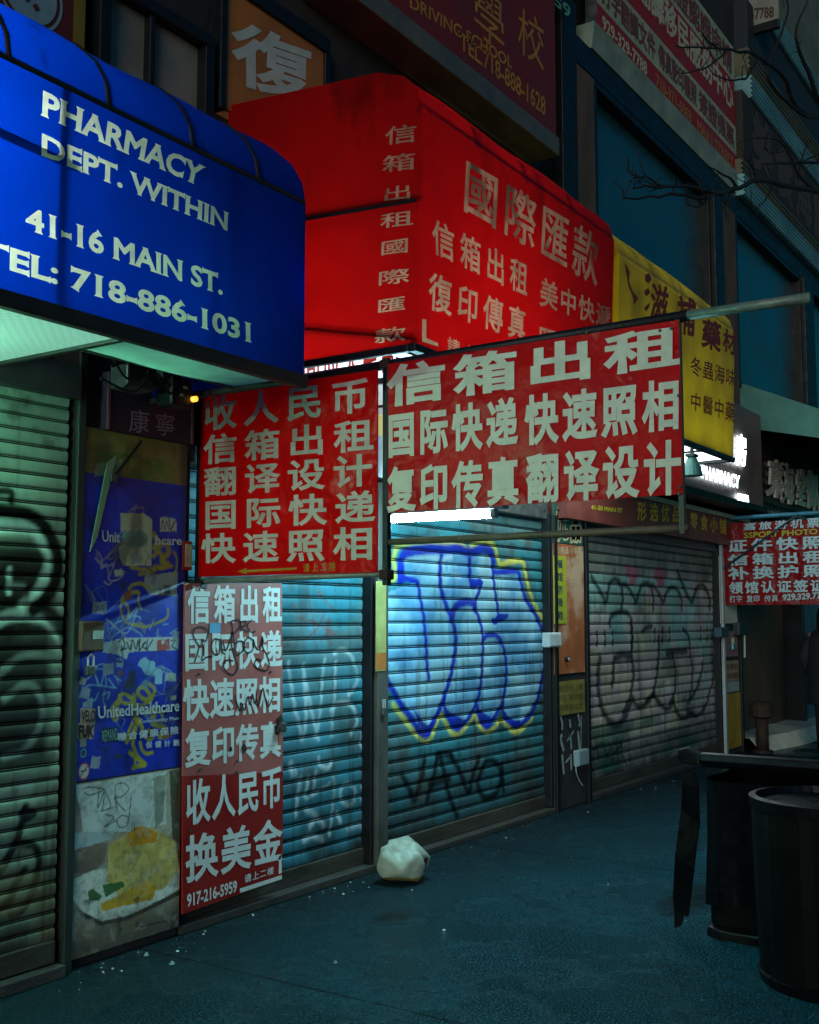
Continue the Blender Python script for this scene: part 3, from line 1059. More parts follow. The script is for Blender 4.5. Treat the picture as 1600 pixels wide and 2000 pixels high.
shutter('green lit metal roller shutter with black and teal graffiti, beside the blue wall poster', .6, 3.452, .06, 2.62, .0655, '#9fb8a8', paint_left, .01, y=.012, seed=2, rails=(True, False))
shutter('narrow roller shutter with white scribbles, half covered by the tall red sign', 4.19, 5.905, .045, 2.42, .0835, '#357886', paint_narrow, .012, seed=12)
shutter('roller shutter with large blue and yellow bubble graffiti under the white tube lamp', 6.022, 8.462, .04, 2.42, .0845, '#3f8b99', paint_mid, .011, seed=23)
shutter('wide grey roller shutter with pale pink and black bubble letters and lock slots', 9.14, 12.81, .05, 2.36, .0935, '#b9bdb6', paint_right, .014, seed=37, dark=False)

# ================================================================== AWNINGS
def awning(name, label, x0, x1, yf0, zb, yf1, zs, zt_wall, cloth, soffit, front_text=(), side_text=(), cloth_letter=None, ribs=(), shoulder=((-.06, .10), (-.22, .22)),
           seam=True, opaque_text=None, frame=None, tubes=(), bars=(), soffit_hole=None, lit_panel=None, extra=None, gap=None, outer=False, tube_mat=None, decor=None, rail=.055):
    """box awning: front panel from (yf0, zb) up to (yf1, zs), rounded shoulder, top sloping back to the wall at zt_wall"""
    t = thing(name, label, 'awning', ((x0 + x1) / 2, 0, zb))
    fr = frame or M_BLACK
    # profile (y, z) of the end, front-bottom first
    sh = [(yf1, zs)] + [(yf1 + a, zs + b) for a, b in shoulder]
    prof = [(yf0, zb)] + sh + [(-.01, zt_wall)]
    # ---- front cloth with letter openings
    pl = Plane(1, yf0)
    def fpt(p):          # plane point -> real slanted front
        k = (p[1] - zb) / (zs - zb)
        return (p[0], yf0 + (yf1 - yf0) * k, p[1])
    rect = [(x0, zb), (x1, zb), (x1, zs), (x0, zs)]
    lets = []
    for tx, quad, kw in front_text:
        if opaque_text is None:
            lets += row_loops(tx, pl.quad(*quad), **kw)
    lets += [([tuple(pl.px(*p)) for p in shp], 1) for shp in (extra or ())]
    lets = [([(min(max(a, x0 + .004), x1 - .004), min(max(b, zb + .004), zs - .004)) for a, b in lp], s) for lp, s in lets]
    m = MB()
    v, f, rest = fill(lets, rect)
    m.add([fpt(p) for p in v], rest, 0)
    m.add([fpt(p) for p in v], f, 1)
    if opaque_text is not None:
        for tx, quad, kw in front_text:
            for vs, fs in row_loops(tx, pl.quad(*quad), as_faces=True, **kw):
                m.add([(a, b - .003, c) for a, b, c in map(fpt, vs)], fs, 1)
        for shp in (decor or ()):
            vs, fs = fill([[tuple(pl.px(*p)) for p in shp]])
            m.add([(a, b - .003, c) for a, b, c in map(fpt, vs)], fs, 1)
    m.build('front_panel', [cloth, opaque_text or cloth_letter or cloth], t)
    # ---- curved shoulder and top, gently sagging between ribs
    m = MB()
    path = sh + [(-.01, zt_wall)]
    dense = [path[0]]
    for a, b in zip(path, path[1:]):
        n = 2 if a[0] < yf1 + .5 and b != path[-1] else 5
        for i in range(1, n + 1):
            dense.append((a[0] + (b[0] - a[0]) * i / n, a[1] + (b[1] - a[1]) * i / n))
    nx = max(8, int((x1 - x0) / .08))
    V, Fc = [], []
    for i in range(nx + 1):
        x = x0 + (x1 - x0) * i / nx
        for k, (y, z) in enumerate(dense):
            s = .022 * mnoise.noise((x * 2.1, y * 2, z)) * (0 if k == 0 or i in (0, nx) else 1)
            V.append((x, y, z + s))
    nk = len(dense)
    for i in range(nx):
        for k in range(nk - 1):
            a = i * nk + k
            Fc.append((a, a + nk, a + nk + 1, a + 1))
    m.add(V, Fc)
    m.build('top_panel', cloth, t, smooth=True)
    # ---- ends
    for xe, texts in ((x0, side_text), (x1, ())):
        lp0 = [(y, z) for y, z in prof] + [(-.01, zb)]
        if sum(lp0[i - 1][0] * lp0[i][1] - lp0[i][0] * lp0[i - 1][1] for i in range(len(lp0))) < 0:
            lp0.reverse()
        sp = Plane(0, xe)
        le = []
        for tx, quad, kw in texts:
            le += row_loops(tx, sp.quad(*quad), **kw)
        v, f, rest = fill(le, lp0)
        m = MB(); m.add([(xe, a, b) for a, b in v], rest, 0)
        m.add([(xe, a, b) for a, b in v], f, 1)
        m.build('end_panel', [cloth, cloth_letter or cloth], t)
    # ---- frame: bottom rails, seam bar, ribs
    m = MB()
    m.box(x0 - .012, x1 + .012, yf0 - .016, yf0 + .03, zb - rail, zb + .004)
    m.build('bottom_rail', fr, t, .006)
    for xe in (x0, x1):
        m = MB(); m.box(xe - .012, xe + .02, yf0 + .03, -.03, zb - (.026 if outer else rail - .003), zb + .004)
        m.build('bottom_rail', fr, t, .006)
    if seam:
        m = MB(); m.tube([(x0 + .01, yf1 + (.006 if outer else .035), zs), (x1 - .01, yf1 + (.006 if outer else .035), zs)], .013 if outer else .014, 8)
        m.build('seam_bar', fr, t)
    for xr in ribs:
        o_ = .003 if outer else .016
        pts = [(xr, y + o_, z - o_) for y, z in sh] + [(xr, -.03, zt_wall - .03)]
        m = MB(); m.tube(pts, .012 if outer else .016, 6)
        m.build('rib', fr, t, smooth=True)
    for b in bars:
        m = MB(); m.tube(b, .016, 6); m.build('brace', fr, t)
    if soffit:
        x00, x11 = x0 + .02, x1 - .02
        segs = 4
        cuts = [x00 + (x11 - x00) * i / segs for i in range(segs + 1)]
        if gap:
            cuts[3] = 2.93
        for i in range(segs):
            m = MB()
            a, b = cuts[i], cuts[i + 1]
            if soffit_hole and soffit_hole[0] < (a + b) / 2 < soffit_hole[1]:
                continue
            N = 8
            V = []
            for q in range(N + 1):
                for r in range(N + 1):
                    xx, yy = a + (b - a) * q / N, yf0 + .04 + ((gap if gap and i == segs - 1 else -.04) - yf0 - .04) * r / N
                    V.append((xx, yy, zb - .004 - .045 * math.sin(math.pi * q / N) ** .7 * math.sin(math.pi * r / N) ** .7))
            m.add(V, [(q * (N + 1) + r, q * (N + 1) + r + 1, (q + 1) * (N + 1) + r + 1, (q + 1) * (N + 1) + r) for q in range(N) for r in range(N)])
            m.build('underside_panel', lit_panel if lit_panel and (i < segs - 1 or not gap) else soffit, t, smooth=True)
        if gap:  # added boards that keep the lit interior from showing in the gap
            a = cuts[3]
            m = MB(); m.box(a, x11, gap + .004, gap + .02, zb - .01, zb + .36); m.build('added_light_block', M_DARKWALL, t)
            m = MB(); m.box(a, x11, gap + .021, -.02, zb + .33, zb + .36); m.build('added_light_block', M_DARKWALL, t)
        for i in range(1, segs):
            xx = cuts[i]
            m = MB(); m.box(xx - .014, xx + .014, yf0 + .03, -.04, zb - .02, zb + .012)
            m.build('cross_bar', fr, t, .003)
    for a, b, tm in tubes:
        m = MB(); m.tube([a, b], .016, 10)
        m.build('lamp_tube', tm, t, smooth=True)
    return t

M_BLUE = fabric('blue_awning_cloth', (0.006, 0.03, 0.20), (0.0, 0.040, 0.60), .8, .10, 3, stain=(5.5, .60, .35, 3.1, 3.5))
M_CREAM = fabric('cream_letter_cloth', (0.55, 0.6, 0.45), (0.98, 1.0, 0.84), .86, .25, 14)
M_LITP = diffuser('lit_diffuser', (0.30, 0.80, 0.58), .5)
M_SOFF = fabric('pale_green_soffit', (0.35, 0.5, 0.42), (0.42, 0.88, 0.66), .8, .2, 9)
T_FILL = glow('added_fill_tube', (0.34, 1.0, 0.66), 380.0)  # unseen tube added left of the frame to brighten the left shutter
T_BLUE2 = glow('underside_tube', (0.38, 1.0, 0.66), 7.0)
T_BLUE = glow('awning_tube_cool', (0.78, 1.0, 0.88), 118.0)
awning('blue_awning', 'glowing blue box awning with cream pharmacy lettering and black frame lines', -.6, 3.885, -1.03, 2.69, -1.03, 3.50, 4.28, M_BLUE, M_SOFF,
       front_text=[('PHARMACY', ((81, 174), (403, 326), (393, 366), (79, 225)), dict(bold=.032, serif=True)),
                   ('DEPT. WITHIN', ((82, 257), (448, 414), (446, 454), (81, 306)), dict(bold=.032, serif=True)),
                   ('41-16 MAIN ST.', ((50, 398), (435, 534), (435, 577), (50, 448)), dict(bold=.032, serif=True)),
                   ('TEL: 718-886-1031', ((-38, 460), (491, 629), (492, 672), (-40, 513)), dict(bold=.032, serif=True))],
       cloth_letter=M_CREAM, ribs=(.9, 1.6, 2.28, 2.72, 3.16, 3.56), shoulder=((.02, .10), (.08, .20), (.19, .30), (.34, .37)),
       tubes=(((.1, -.45, 3.25), (1.3, -.45, 3.25), T_BLUE), ((1.45, -.45, 3.25), (2.2, -.45, 3.25), T_BLUE), ((3.0, -.70, 2.86), (3.5, -.70, 2.86), T_BLUE2), ((1.7, -.30, 2.47), (2.35, -.30, 2.47), T_FILL)),
       bars=(((.6, -1.0, 3.28), (2.55, -1.0, 3.22)), ((2.5, -1.0, 2.72), (2.5, -1.0, 3.48)), ((3.3, -.98, 2.72), (3.3, -.98, 3.48))),
       lit_panel=M_LITP, gap=-.62, outer=True, frame=mat('awning_frame', '#2a2724', .55, .3, .45, 9, .15, 60))

M_RED = fabric('red_awning_cloth', (0.20, 0.004, 0.006), (0.80, 0.004, 0.003), .72, .18, 3, stain=(3.6, .54, .5, 3.5, 4.2))
M_TAN = fabric('tan_letter_cloth', (0.5, 0.40, 0.30), (0.78, 0.42, 0.24), .72, .35, 16, stain=(5.0, .50, .25, 3.2, 4.0))
M_SOFR = fabric('white_soffit', (0.5, 0.55, 0.55), (0.8, 0.9, 0.9), .6, .2, 9)
T_RED = glow('awning_tube_white', (0.9, 0.95, 1.0), 25.0)
T_RED2 = glow('awning_tube_strip', (0.4, 0.9, 1.0), 3.0)
z6 = lambda *q: zp(q, 800, 180, 3.81)
side = [('信', (754, 240, 814, 283)), ('箱', (749, 296, 811, 337)), ('出', (749, 358, 805, 394)), ('租', (745, 409, 807, 446)),
        ('國', (744, 463, 799, 499)), ('際', (739, 522, 799, 558)), ('匯', (737, 577, 792, 612)), ('款', (734, 635, 792, 671))]
R = dict(bold=.022)
awning('red_awning', 'glowing red box awning with tan Chinese lettering on front and end', 4.45, 6.80, -1.255, 2.925, -1.31, 4.10, 4.46, M_RED, M_SOFR,
       front_text=[('國際匯款', z6((355, 505), (1355, 1085), (1350, 1450), (352, 885)), dict(bold=.014, gw=.215)),
                   ('信箱出租', z6((132, 945), (845, 1290), (845, 1525), (150, 1200)), dict(bold=.018, gw=.20)),
                   ('美中快遞', z6((945, 1380), (1465, 1615), (1465, 1765), (945, 1590)), dict(bold=.018, gw=.22)),
                   ('復印傳真', z6((132, 1340), (845, 1630), (845, 1860), (135, 1610)), dict(bold=.018, gw=.20)),
                   ('照相設計', z6((945, 1740), (1465, 1900), (1465, 2050), (945, 1960)), dict(bold=.018, gw=.22)),
                   ('請上二樓', z6((280, 1815), (700, 1990), (700, 2130), (280, 1960)), dict(bold=.01, gw=.2))],
       side_text=[(c, ((a, b + 9), (a2, b), (a2 - 1, b2 - 7), (a - 1, b2)), dict(bold=.01)) for c, (a, b, a2, b2) in side],
       cloth_letter=M_TAN, ribs=(5.0, 5.55, 6.15), shoulder=((.035, .12), (.11, .20), (.27, .265)),
       tubes=(((4.7, -.55, 3.25), (6.0, -.55, 3.25), T_RED), ((4.50, -1.10, 2.915), (4.74, -1.10, 2.915), T_RED2)),
       bars=(((4.462, -.1, 3.72), (4.462, -1.27, 3.645)), ((4.47, -.3, 3.16), (4.47, -1.24, 2.95))),
       extra=[z6((88, 1690), (116, 1692), (122, 1830), (208, 1868), (212, 1892), (92, 1855))], soffit_hole=(4.4, 5.0), rail=.036)

M_YEL = fabric('yellow_awning_cloth', (0.36, 0.225, 0.003), (0.75, 0.50, 0.006), .22, .35, 4, stain=(2.6, .50, .38, 3.3, 4.1))
M_YL = mat('maroon_paint', '#8a1c10', .6, 0, .5, 9, 0)
z7 = lambda *q: zp(q, 1180, 420, 4.167)
awning('yellow_awning', 'dull yellow box awning with faded maroon Chinese characters', 6.86, 9.33, -1.28, 2.945, -1.32, 4.02, 4.55, M_YEL, M_SOFR,
       front_text=[('滋', z7((345, 560), (480, 600), (480, 880), (345, 840)), dict(bold=.03)), ('補', z7((560, 660), (700, 700), (700, 990), (560, 950)), dict(bold=.03)),
                   ('藥', z7((765, 850), (910, 890), (910, 1120), (765, 1070)), dict(bold=.03)), ('材', z7((935, 930), (1035, 960), (1035, 1150), (935, 1100)), dict(bold=.03)),
                   ('冬蟲海味', z7((680, 1150), (1042, 1265), (1042, 1410), (680, 1295)), dict(bold=.01, gw=.22)),
                   ('中醫中藥', z7((690, 1440), (1045, 1535), (1045, 1690), (690, 1580)), dict(bold=.01, gw=.22))],
       opaque_text=M_YL, shoulder=((.04, .12), (.13, .22), (.30, .30)), ribs=(7.5, 8.1, 8.7),
       decor=[z7((120, 400), (145, 430), (165, 470), (160, 540), (190, 620), (240, 685), (205, 740), (200, 680), (160, 590), (145, 520)), z7((288, 495), (320, 480), (345, 525), (318, 565), (290, 540)),
              z7((288, 620), (320, 600), (335, 640), (310, 665), (290, 655)), z7((290, 760), (335, 715), (330, 760), (305, 790))],
       tubes=(((7.2, -.5, 3.3), (8.4, -.5, 3.3), glow('awning_tube_dim', (1, .95, .7), .7)),), lit_panel=diffuser('lit_diffuser_cool', (0.72, 0.92, 0.86), 4.4), rail=.036)

# canopy of the shop further right: plain shed awning seen from its near end
t = thing('shed_canopy', 'plain teal shed canopy with ribbed underside over the last shop', 'awning', (16, 0, 4.0))
m = MB(); m.prism([(0.09, 4.56), (-1.9, 3.66), (-1.9, 3.56), (-1.9, 3.52), (0.09, 3.98)], 13.70, 13.72, 'x')
m.build('end_panel', mat('teal_canopy', '#4f8a80', .6, 0, .4, 2.5, .2, 20), t)
m = MB(); m.slab([(13.72, .09, 4.57), (20, .09, 4.57), (20, -1.9, 3.67), (13.72, -1.9, 3.67)], .02)
m.build('top_panel', MATS['teal_canopy'], t)
for i in range(11):
    y = .02 - i * .18
    m = MB(); zt = 4.44 + (y - .09) * .45
    m.box(13.73, 20, y - .05, y + .05, zt - .11, zt - .03); m.build('rafter', M_TEALPAINT, t, .006)

# ================================================================== HANGING PIPE FRAME AND ITS TWO SIGNS
XS = 4.2695
t = thing('sign_frame', 'grey pipe frame jutting from the wall to carry two red signs', 'frame', (XS, -1.2, 2.8))
M_PIPE = mat('pipe_green_grey', '#7f8f84', .5, .3, .5, 9, .25, 50)
m = MB(); m.tube([(XS + .03, .28, 2.79), (XS + .03, -1.2, 2.80), (XS + .03, -2.68, 2.815)], .024, 10); m.build('top_pipe', M_BLACK, t, smooth=True)
m = MB(); m.tube([(XS + .03, -2.68, 2.815), (XS + .03, -3.16, 2.812)], .021, 10); m.build('top_pipe', M_PIPE, t, smooth=True)
m = MB(); m.tube([(XS + .03, .1, 1.788), (XS + .03, -1.19, 1.805)], .015, 10); m.build('bottom_pipe', M_PIPE, t, smooth=True)
m = MB(); m.tube([(XS + .03, -1.2, 1.952), (XS + .03, -2.66, 1.955)], .016, 10); m.build('bottom_pipe', mat('pipe_brown', '#6b6150', .6, .2, .5, 9, .3, 50), t, smooth=True)
m = MB(); m.box(XS + .01, XS + .045, -1.218, -1.188, 1.75, 2.83); m.build('post', M_BLACK, t, .004)
m = MB(); m.box(XS + .012, XS + .04, -2.652, -2.63, 1.93, 2.82); m.build('post', M_POST, t, .004)
m = MB(); m.box(XS + .0, XS + .05, -.035, .012, 1.75, 2.95); m.build('post', M_BLACK, t, .004)
for y, z in ((-1.2, 1.80), (-1.2, 2.80)):
    m = MB(); m.box(XS + .0, XS + .06, y - .026, y + .026, z - .024, z + .024); m.build('clamp', M_RUST, t, .008)

def vinyl(name, color, var=.18, tr=.3, rough=.33):
    m_ = mat(name, color, rough, 0, var, 2.5, .9, 3.0, .22, .12, trans=tr)
    m_.node_tree.nodes['Bump'].inputs['Distance'].default_value = .08
    return m_
M_REDV = vinyl('red_vinyl', '#d60a0a', .18, .42)
M_LETV = mat('grey_white_letters', '#d2cabd', .5, 0, .25, 12, 0, trans=.22)
M_GOLDL = mat('ochre_letters', '#a87a12', .5, 0, .3, 12, 0)
P = Plane(0, XS - .004)
def panel_sheet(mb, plane, u0, u1, v0, v1, n=18, amp=.006, seed=0.0, mi=0, sag=0.0):
    V = []
    for i in range(n + 1):
        for k in range(n + 1):
            u, v = u0 + (u1 - u0) * i / n, v0 + (v1 - v0) * k / n
            d = amp * mnoise.noise((u * 3 + seed, v * 3.3, seed)) - .012
            V.append(plane.p3((u, v), -d if plane.a == 1 else -d))
    mb.add(V, [(i * (n + 1) + k, i * (n + 1) + k + 1, (i + 1) * (n + 1) + k + 1, (i + 1) * (n + 1) + k) for i in range(n) for k in range(n)], mi)

zz = lambda *q: zp(q, 380, 740, 4.211)
t = thing('hanging_sign', 'smaller red hanging sign with five rows of white Chinese characters and an ochre arrow', 'sign', (XS, -.6, 1.8))
m = MB(); m.box(XS - .002, XS + .006, -1.168, -.018, 1.812, 2.775)
for tx, q in (('收人民币', ((85, 160), (1430, -12), (1430, 262), (85, 425))), ('信箱出租', ((85, 470), (1465, 325), (1465, 580), (85, 700))),
              ('翻译设计', ((85, 738), (1455, 615), (1455, 872), (85, 965))), ('国际快递', ((85, 1005), (1475, 920), (1475, 1172), (85, 1238))),
              ('快速照相', ((65, 1280), (1465, 1215), (1465, 1482), (65, 1512)))):
    letter(m, P, tx, zz(*q), 1, gw=.205, bold=.024, off=-.001)
letter(m, P, '请上二楼', zz((895, 1520), (1160, 1505), (1160, 1580), (895, 1592)), 2, gw=.2, bold=.01, off=-.001)
shape(m, P, zz((355, 1582), (430, 1555), (425, 1572), (840, 1550), (840, 1568), (430, 1592), (432, 1608)), 2, off=-.001)
m.build('sign_panel', [M_REDV, M_LETV, M_GOLDL], t)

zz = lambda *q: zp(q, 740, 640, 2.6667)
t = thing('hanging_sign', 'larger red hanging sign with three rows of white Chinese characters, nearer the street', 'sign', (XS, -1.9, 2.08))
m = MB()
m.box(XS + .002, XS + .008, -2.652, -1.226, 2.088, 2.795)
for tx, q, gw in (('信箱出租', ((55, 205), (1555, -12), (1555, 192), (55, 408)), .215),
              ('国际快递', ((50, 455), (718, 366), (718, 605), (50, 672)), .215), ('快速照相', ((768, 362), (1562, 268), (1562, 520), (768, 606)), .215),
              ('复印传真', ((50, 735), (724, 675), (724, 912), (50, 956)), .215), ('翻译设计', ((775, 668), (1568, 588), (1568, 860), (775, 908)), .215)):
    letter(m, P, tx, zz(*q), 1, gw=gw, bold=.034, off=-.001)
m.build('sign_panel', [vinyl('red_vinyl_wrinkled', '#cc0a0c', .25, .16, .42), mat('cream_letters', '#e0d8c8', .5, 0, .2, 12, 0, trans=.12)], t)
for (x, y) in ((1290, 646), (1312, 642), (1147, 650), (1326, 773), (1329, 951), (1327, 964), (1090, 996), (1062, 998)):
    q = P.px(x, y); c = P.p3(q)
    m = MB(); m.tube([(c[0] - .008, c[1], c[2]), (c[0] + .004, c[1], c[2])], .006, 8); m.build('eyelet', M_STEEL, t)

# fluorescent batten behind the big sign
XT, Y0, Y1, ZT = 5.65, -.31, -1.0, 2.203
t = thing('tube_lamp', 'lit white fluorescent tube on a batten in front of the graffiti shutter', 'lamp', (XT, -.45, ZT))
m = MB(); m.tube([(XT, Y0, ZT), (XT, Y1, ZT - .006)], .02, 12); m.build('tube', M_TUBE, t, smooth=True)
m = MB(); m.box(XT - .04, XT + .04, Y1 - .10, Y0 + .05, ZT + .025, ZT + .075); m.build('batten', M_PLASTIC, t, .006)
for y in (Y0 + .02, Y1 - .02):
    m = MB(); m.box(XT - .022, XT + .022, y - .018, y + .018, ZT - .025, ZT + .025); m.build('end_cap', M_PLASTIC, t, .004)
for y in (Y0 - .12, Y1 + .1):
    m = MB(); m.tube([(XT, y, ZT + .075), (XT, y, 2.9)], .006, 6); m.build('hanger', M_BLACK, t)

# ================================================================== TALL RED SIGN ON THE NARROW SHUTTER
PV = Plane(1, -.03)
za = lambda *q: zp(q, 340, 1130, 5.404)
zb_ = lambda *q: zp(q, 340, 1450, 5.713)
t = thing('tall_sign', 'tall faded red sign with white Chinese characters, phone number and black marker scribbles', 'sign', (4.6, -.03, .1))
def quadpanel(mb, plane, q, mi=0, thick=.012):
    a = [plane.p3(plane.px(*c)) for c in q]
    b = [plane.p3(plane.px(*c), thick) for c in q]
    mb.add(a + b, [(0, 1, 2, 3), (7, 6, 5, 4), (0, 4, 5, 1), (1, 5, 6, 2), (2, 6, 7, 3), (3, 7, 4, 0)], mi)
M_FADE = mat('faded_red', '#a2564f', .45, 0, .25, 3, .1, 30, dirt=('#6b3b36', 5, .62, .5))
M_RED2 = mat('sign_red', '#8f1812', .45, 0, .25, 3, .1, 30)
M_LET2 = mat('white_letters', '#cfd4d0', .45, 0, .15, 12, 0)
M_INK = mat('marker_ink', '#15151a', .4, 0, 0, 9, 0)
m = MB()
quadpanel(m, PV, ((362, 1139), (551, 1139), (553, 1508), (358, 1516)), 0)
LT = [('信箱出租', za((150, 78), (1130, 90), (1130, 452), (150, 465)), .21), ('国际快递', za((112, 580), (1130, 555), (1130, 925), (112, 968)), .225),
      ('快速照相', za((105, 1080), (1118, 1040), (1118, 1392), (105, 1492)), .23), ('复印传真', za((125, 1600), (1120, 1512), (1120, 1868), (125, 1988)), .23)]
for tx, q, gw in LT:
    letter(m, PV, tx, q, 1, gw=gw, bold=.03, off=-.002)
def ink(mb, plane, pts_px, w, mi=2, off=-.004):
    p = spline([tuple(plane.px(*c)) for c in pts_px], 6)
    L, R = [], []
    for i in range(len(p)):
        d = p[min(i + 1, len(p) - 1)] - p[max(i - 1, 0)]
        d = d / (np.hypot(*d) + 1e-9)
        nn = np.array([-d[1], d[0]]) * w / 2
        L.append(plane.p3(p[i] + nn, off)); R.append(plane.p3(p[i] - nn, off))
    n = len(p)
    mb.add(L + R, [(i, i + 1, n + i + 1, n + i) for i in range(n - 1)], mi)
for pts in ([(210, 885), (240, 800), (255, 720), (220, 650), (195, 590), (215, 530), (280, 510), (340, 540), (350, 600), (330, 660), (285, 650)],
            [(285, 640), (300, 760), (290, 860), (340, 830), (400, 820)], [(480, 650), (420, 640), (390, 720), (420, 800), (470, 790), (480, 690), (490, 640), (500, 760), (530, 800)],
            [(510, 650), (540, 760), (590, 640), (610, 560), (600, 700), (640, 840), (665, 930), (640, 1000), (590, 1015), (530, 960), (520, 900), (560, 860), (620, 870)],
            [(600, 450), (620, 600), (650, 800), (720, 760), (740, 690), (690, 660), (640, 690)], [(760, 640), (720, 700), (760, 780), (820, 760), (830, 660), (780, 620), (760, 640)],
            [(830, 640), (860, 730), (900, 740), (930, 620), (930, 720), (970, 800), (1000, 900), (970, 970), (880, 950), (845, 900), (870, 850), (920, 870)],
            [(600, 450), (680, 440), (690, 500), (640, 570), (600, 580)], [(690, 450), (700, 560)], [(700, 460), (750, 450), (740, 500), (700, 510), (770, 570)], [(820, 435), (770, 490), (800, 560), (860, 560)],
            [(640, 1230), (660, 1320), (690, 1400), (700, 1310), (740, 1390), (770, 1250), (800, 1330), (820, 1220), (850, 1320), (870, 1180)], [(860, 1270), (890, 1340), (930, 1160), (960, 1280), (990, 1350), (1040, 1250)]):
    ink(m, PV, za(*pts), .0085)
# torn and scorched spots
for c_, r_ in (((1100, 1520), 28), ((730, 1790), 22), ((590, 1800), 12), ((1080, 1600), 22)):
    pts = [(c_[0] + r_ * (1 + .4 * rng.random()) * math.cos(a), c_[1] + 1.9 * r_ * (1 + .4 * rng.random()) * math.sin(a)) for a in np.linspace(0, 6.283, 11)[:-1]]
    shape(m, PV, za(*pts), 3, off=-.006)
shape(m, PV, za((372, 470), (488, 466), (484, 570), (370, 578)), 4, off=-.004)
m.build('upper_sheet', [M_FADE, M_LET2, M_INK, M_RUST, mat('blue_sticker', '#4f93b8', .5)], t)
m = MB()
quadpanel(m, PV, ((358, 1516), (553, 1508), (552, 1716), (357, 1786)), 0)
letter(m, PV, '收人民币', zb_((135, 440), (1195, 262), (1195, 702), (135, 922)), 1, gw=.225, bold=.026, off=-.002)
letter(m, PV, '换美金', zb_((138, 1060), (1192, 850), (1192, 1305), (138, 1562)), 1, gw=.30, bold=.026, off=-.002)
letter(m, PV, '917-216-5959', zb_((142, 1692), (700, 1535), (700, 1672), (142, 1845)), 1, bold=.03, off=-.002)
letter(m, PV, '请上二楼', zb_((785, 1480), (1110, 1385), (1110, 1465), (785, 1570)), 1, gw=.22, bold=.02, off=-.002)
shape(m, PV, zb_((730, 1632), (1200, 1480), (1200, 1525), (735, 1680)), 1, off=-.002)
shape(m, PV, zb_((1165, 1470), (1168, 1320), (1148, 1328), (1182, 1250), (1208, 1300), (1196, 1308), (1200, 1455)), 1, off=-.002)
m.build('lower_sheet', [M_RED2, M_LET2], t)
for c_ in za((258, 1010), (1015, 985), (655, 1930), (1060, 1560)) + zb_((285, 305), (185, 985), (690, 335)):
    q = PV.px(*c_)
    m = MB(); m.tube([PV.p3(q, -.008), PV.p3(q, .01)], .007, 8); m.build('rivet', M_STEEL, t)
m = MB()
q = za((1095, 1430), (1120, 1500), (1060, 1620), (1090, 1540))
m.tube([PV.p3(PV.px(*c), -.02) for c in q[:2]], .006, 6); m.tube([PV.p3(PV.px(*c), -.02) for c in q[2:]], .006, 6)
b0 = PV.p3(PV.px(*za((1110, 1560))[0]), -.03); m.box(b0[0] - .02, b0[0] + .02, b0[1] - .01, b0[1] + .015, b0[2] - .03, b0[2] + .02)
m.build('latch', M_STEEL, t, .003)

# ================================================================== POSTERS ON THE LEFT PILLAR
M_PRINT = mat('printed_sheet', '#ffffff', .45, 0, .22, 4, .12, 40, attr=True)
PP = -.012
P1 = Plane(1, PP - .002)
def Q(pts, ox=0, oy=0, s=1.0): return [xz(a, b, PP) for a, b in zp(pts, ox, oy, s)]
ZB = lambda pts: Q(pts, 100, 750, 5.0)      # upper zoom of the poster
ZC = lambda pts: Q(pts, 100, 1150, 5.0)
ZD = lambda pts: Q(pts, 100, 1500, 3.2)
def backing(t, x0, x1, z0, z1, y=PP, m=None):
    b = MB(); b.box(x0, x1, y + .002, .003, z0, z1); return b.build('backing_board', m or M_BLACK, t)

t = thing('shop_board', 'dark purple board with two pale Chinese characters above the blue poster', 'sign', (3.84, 0, 2.6))
m = MB(); m.box(3.60, 4.178, -.05, .003, 2.50, 2.78)
PB = Plane(1, -.05)
letter(m, PB, '康', zp(((765, 240), (955, 268), (950, 480), (760, 470)), 100, 750, 5), 1, bold=.0, off=-.002)
letter(m, PB, '寧', zp(((1020, 275), (1205, 300), (1205, 510), (1015, 500)), 100, 750, 5), 1, bold=.0, off=-.002)
m.build('board', [mat('aubergine', '#2a1f33', .6, 0, .3, 4, .1), mat('lilac_letters', '#8d7f96', .5, 0, .3, 9, 0)], t)
for (a, b_) in ((3.60, 3.615), (4.163, 4.178)):
    m = MB(); m.box(a, b_, -.056, -.05, 2.50, 2.78); m.build('edge_strip', mat('pink_strip', '#7a4a55', .6), t)

t = thing('wall_poster', 'blue health plan poster covered in stickers and yellow and white graffiti', 'poster', (3.84, 0, .83))
c = Canvas(np.arange(3.503, 4.18, .0045), np.arange(.842, 2.505, .0045), '#1230c0')
n1 = c.noise(.3, 3)
c.blend(np.clip((n1 - .45) * 2, 0, .45), '#0c1350')
# food photo strip on top
c.rect(3.4, 4.3, 2.283, 2.6, '#8a7f45')
c.blend(((c.V > 2.283) * np.clip((n1 - .35) * 3, 0, .8)), '#6f6a3a')
c.blend(((c.V > 2.283) & (c.V < 2.40)) * np.clip((c.noise(.05, 8) - .4) * 5, 0, .9) * (c.U < 4.1), '#56702a')
c.blend(((c.V > 2.283)) * np.clip((c.U - 3.98) * 5, 0, .7), '#8a6a48')
c.poly(ZB([(440, 780), (700, 730), (690, 800), (600, 900), (420, 900)]), '#9fb59c', .6)
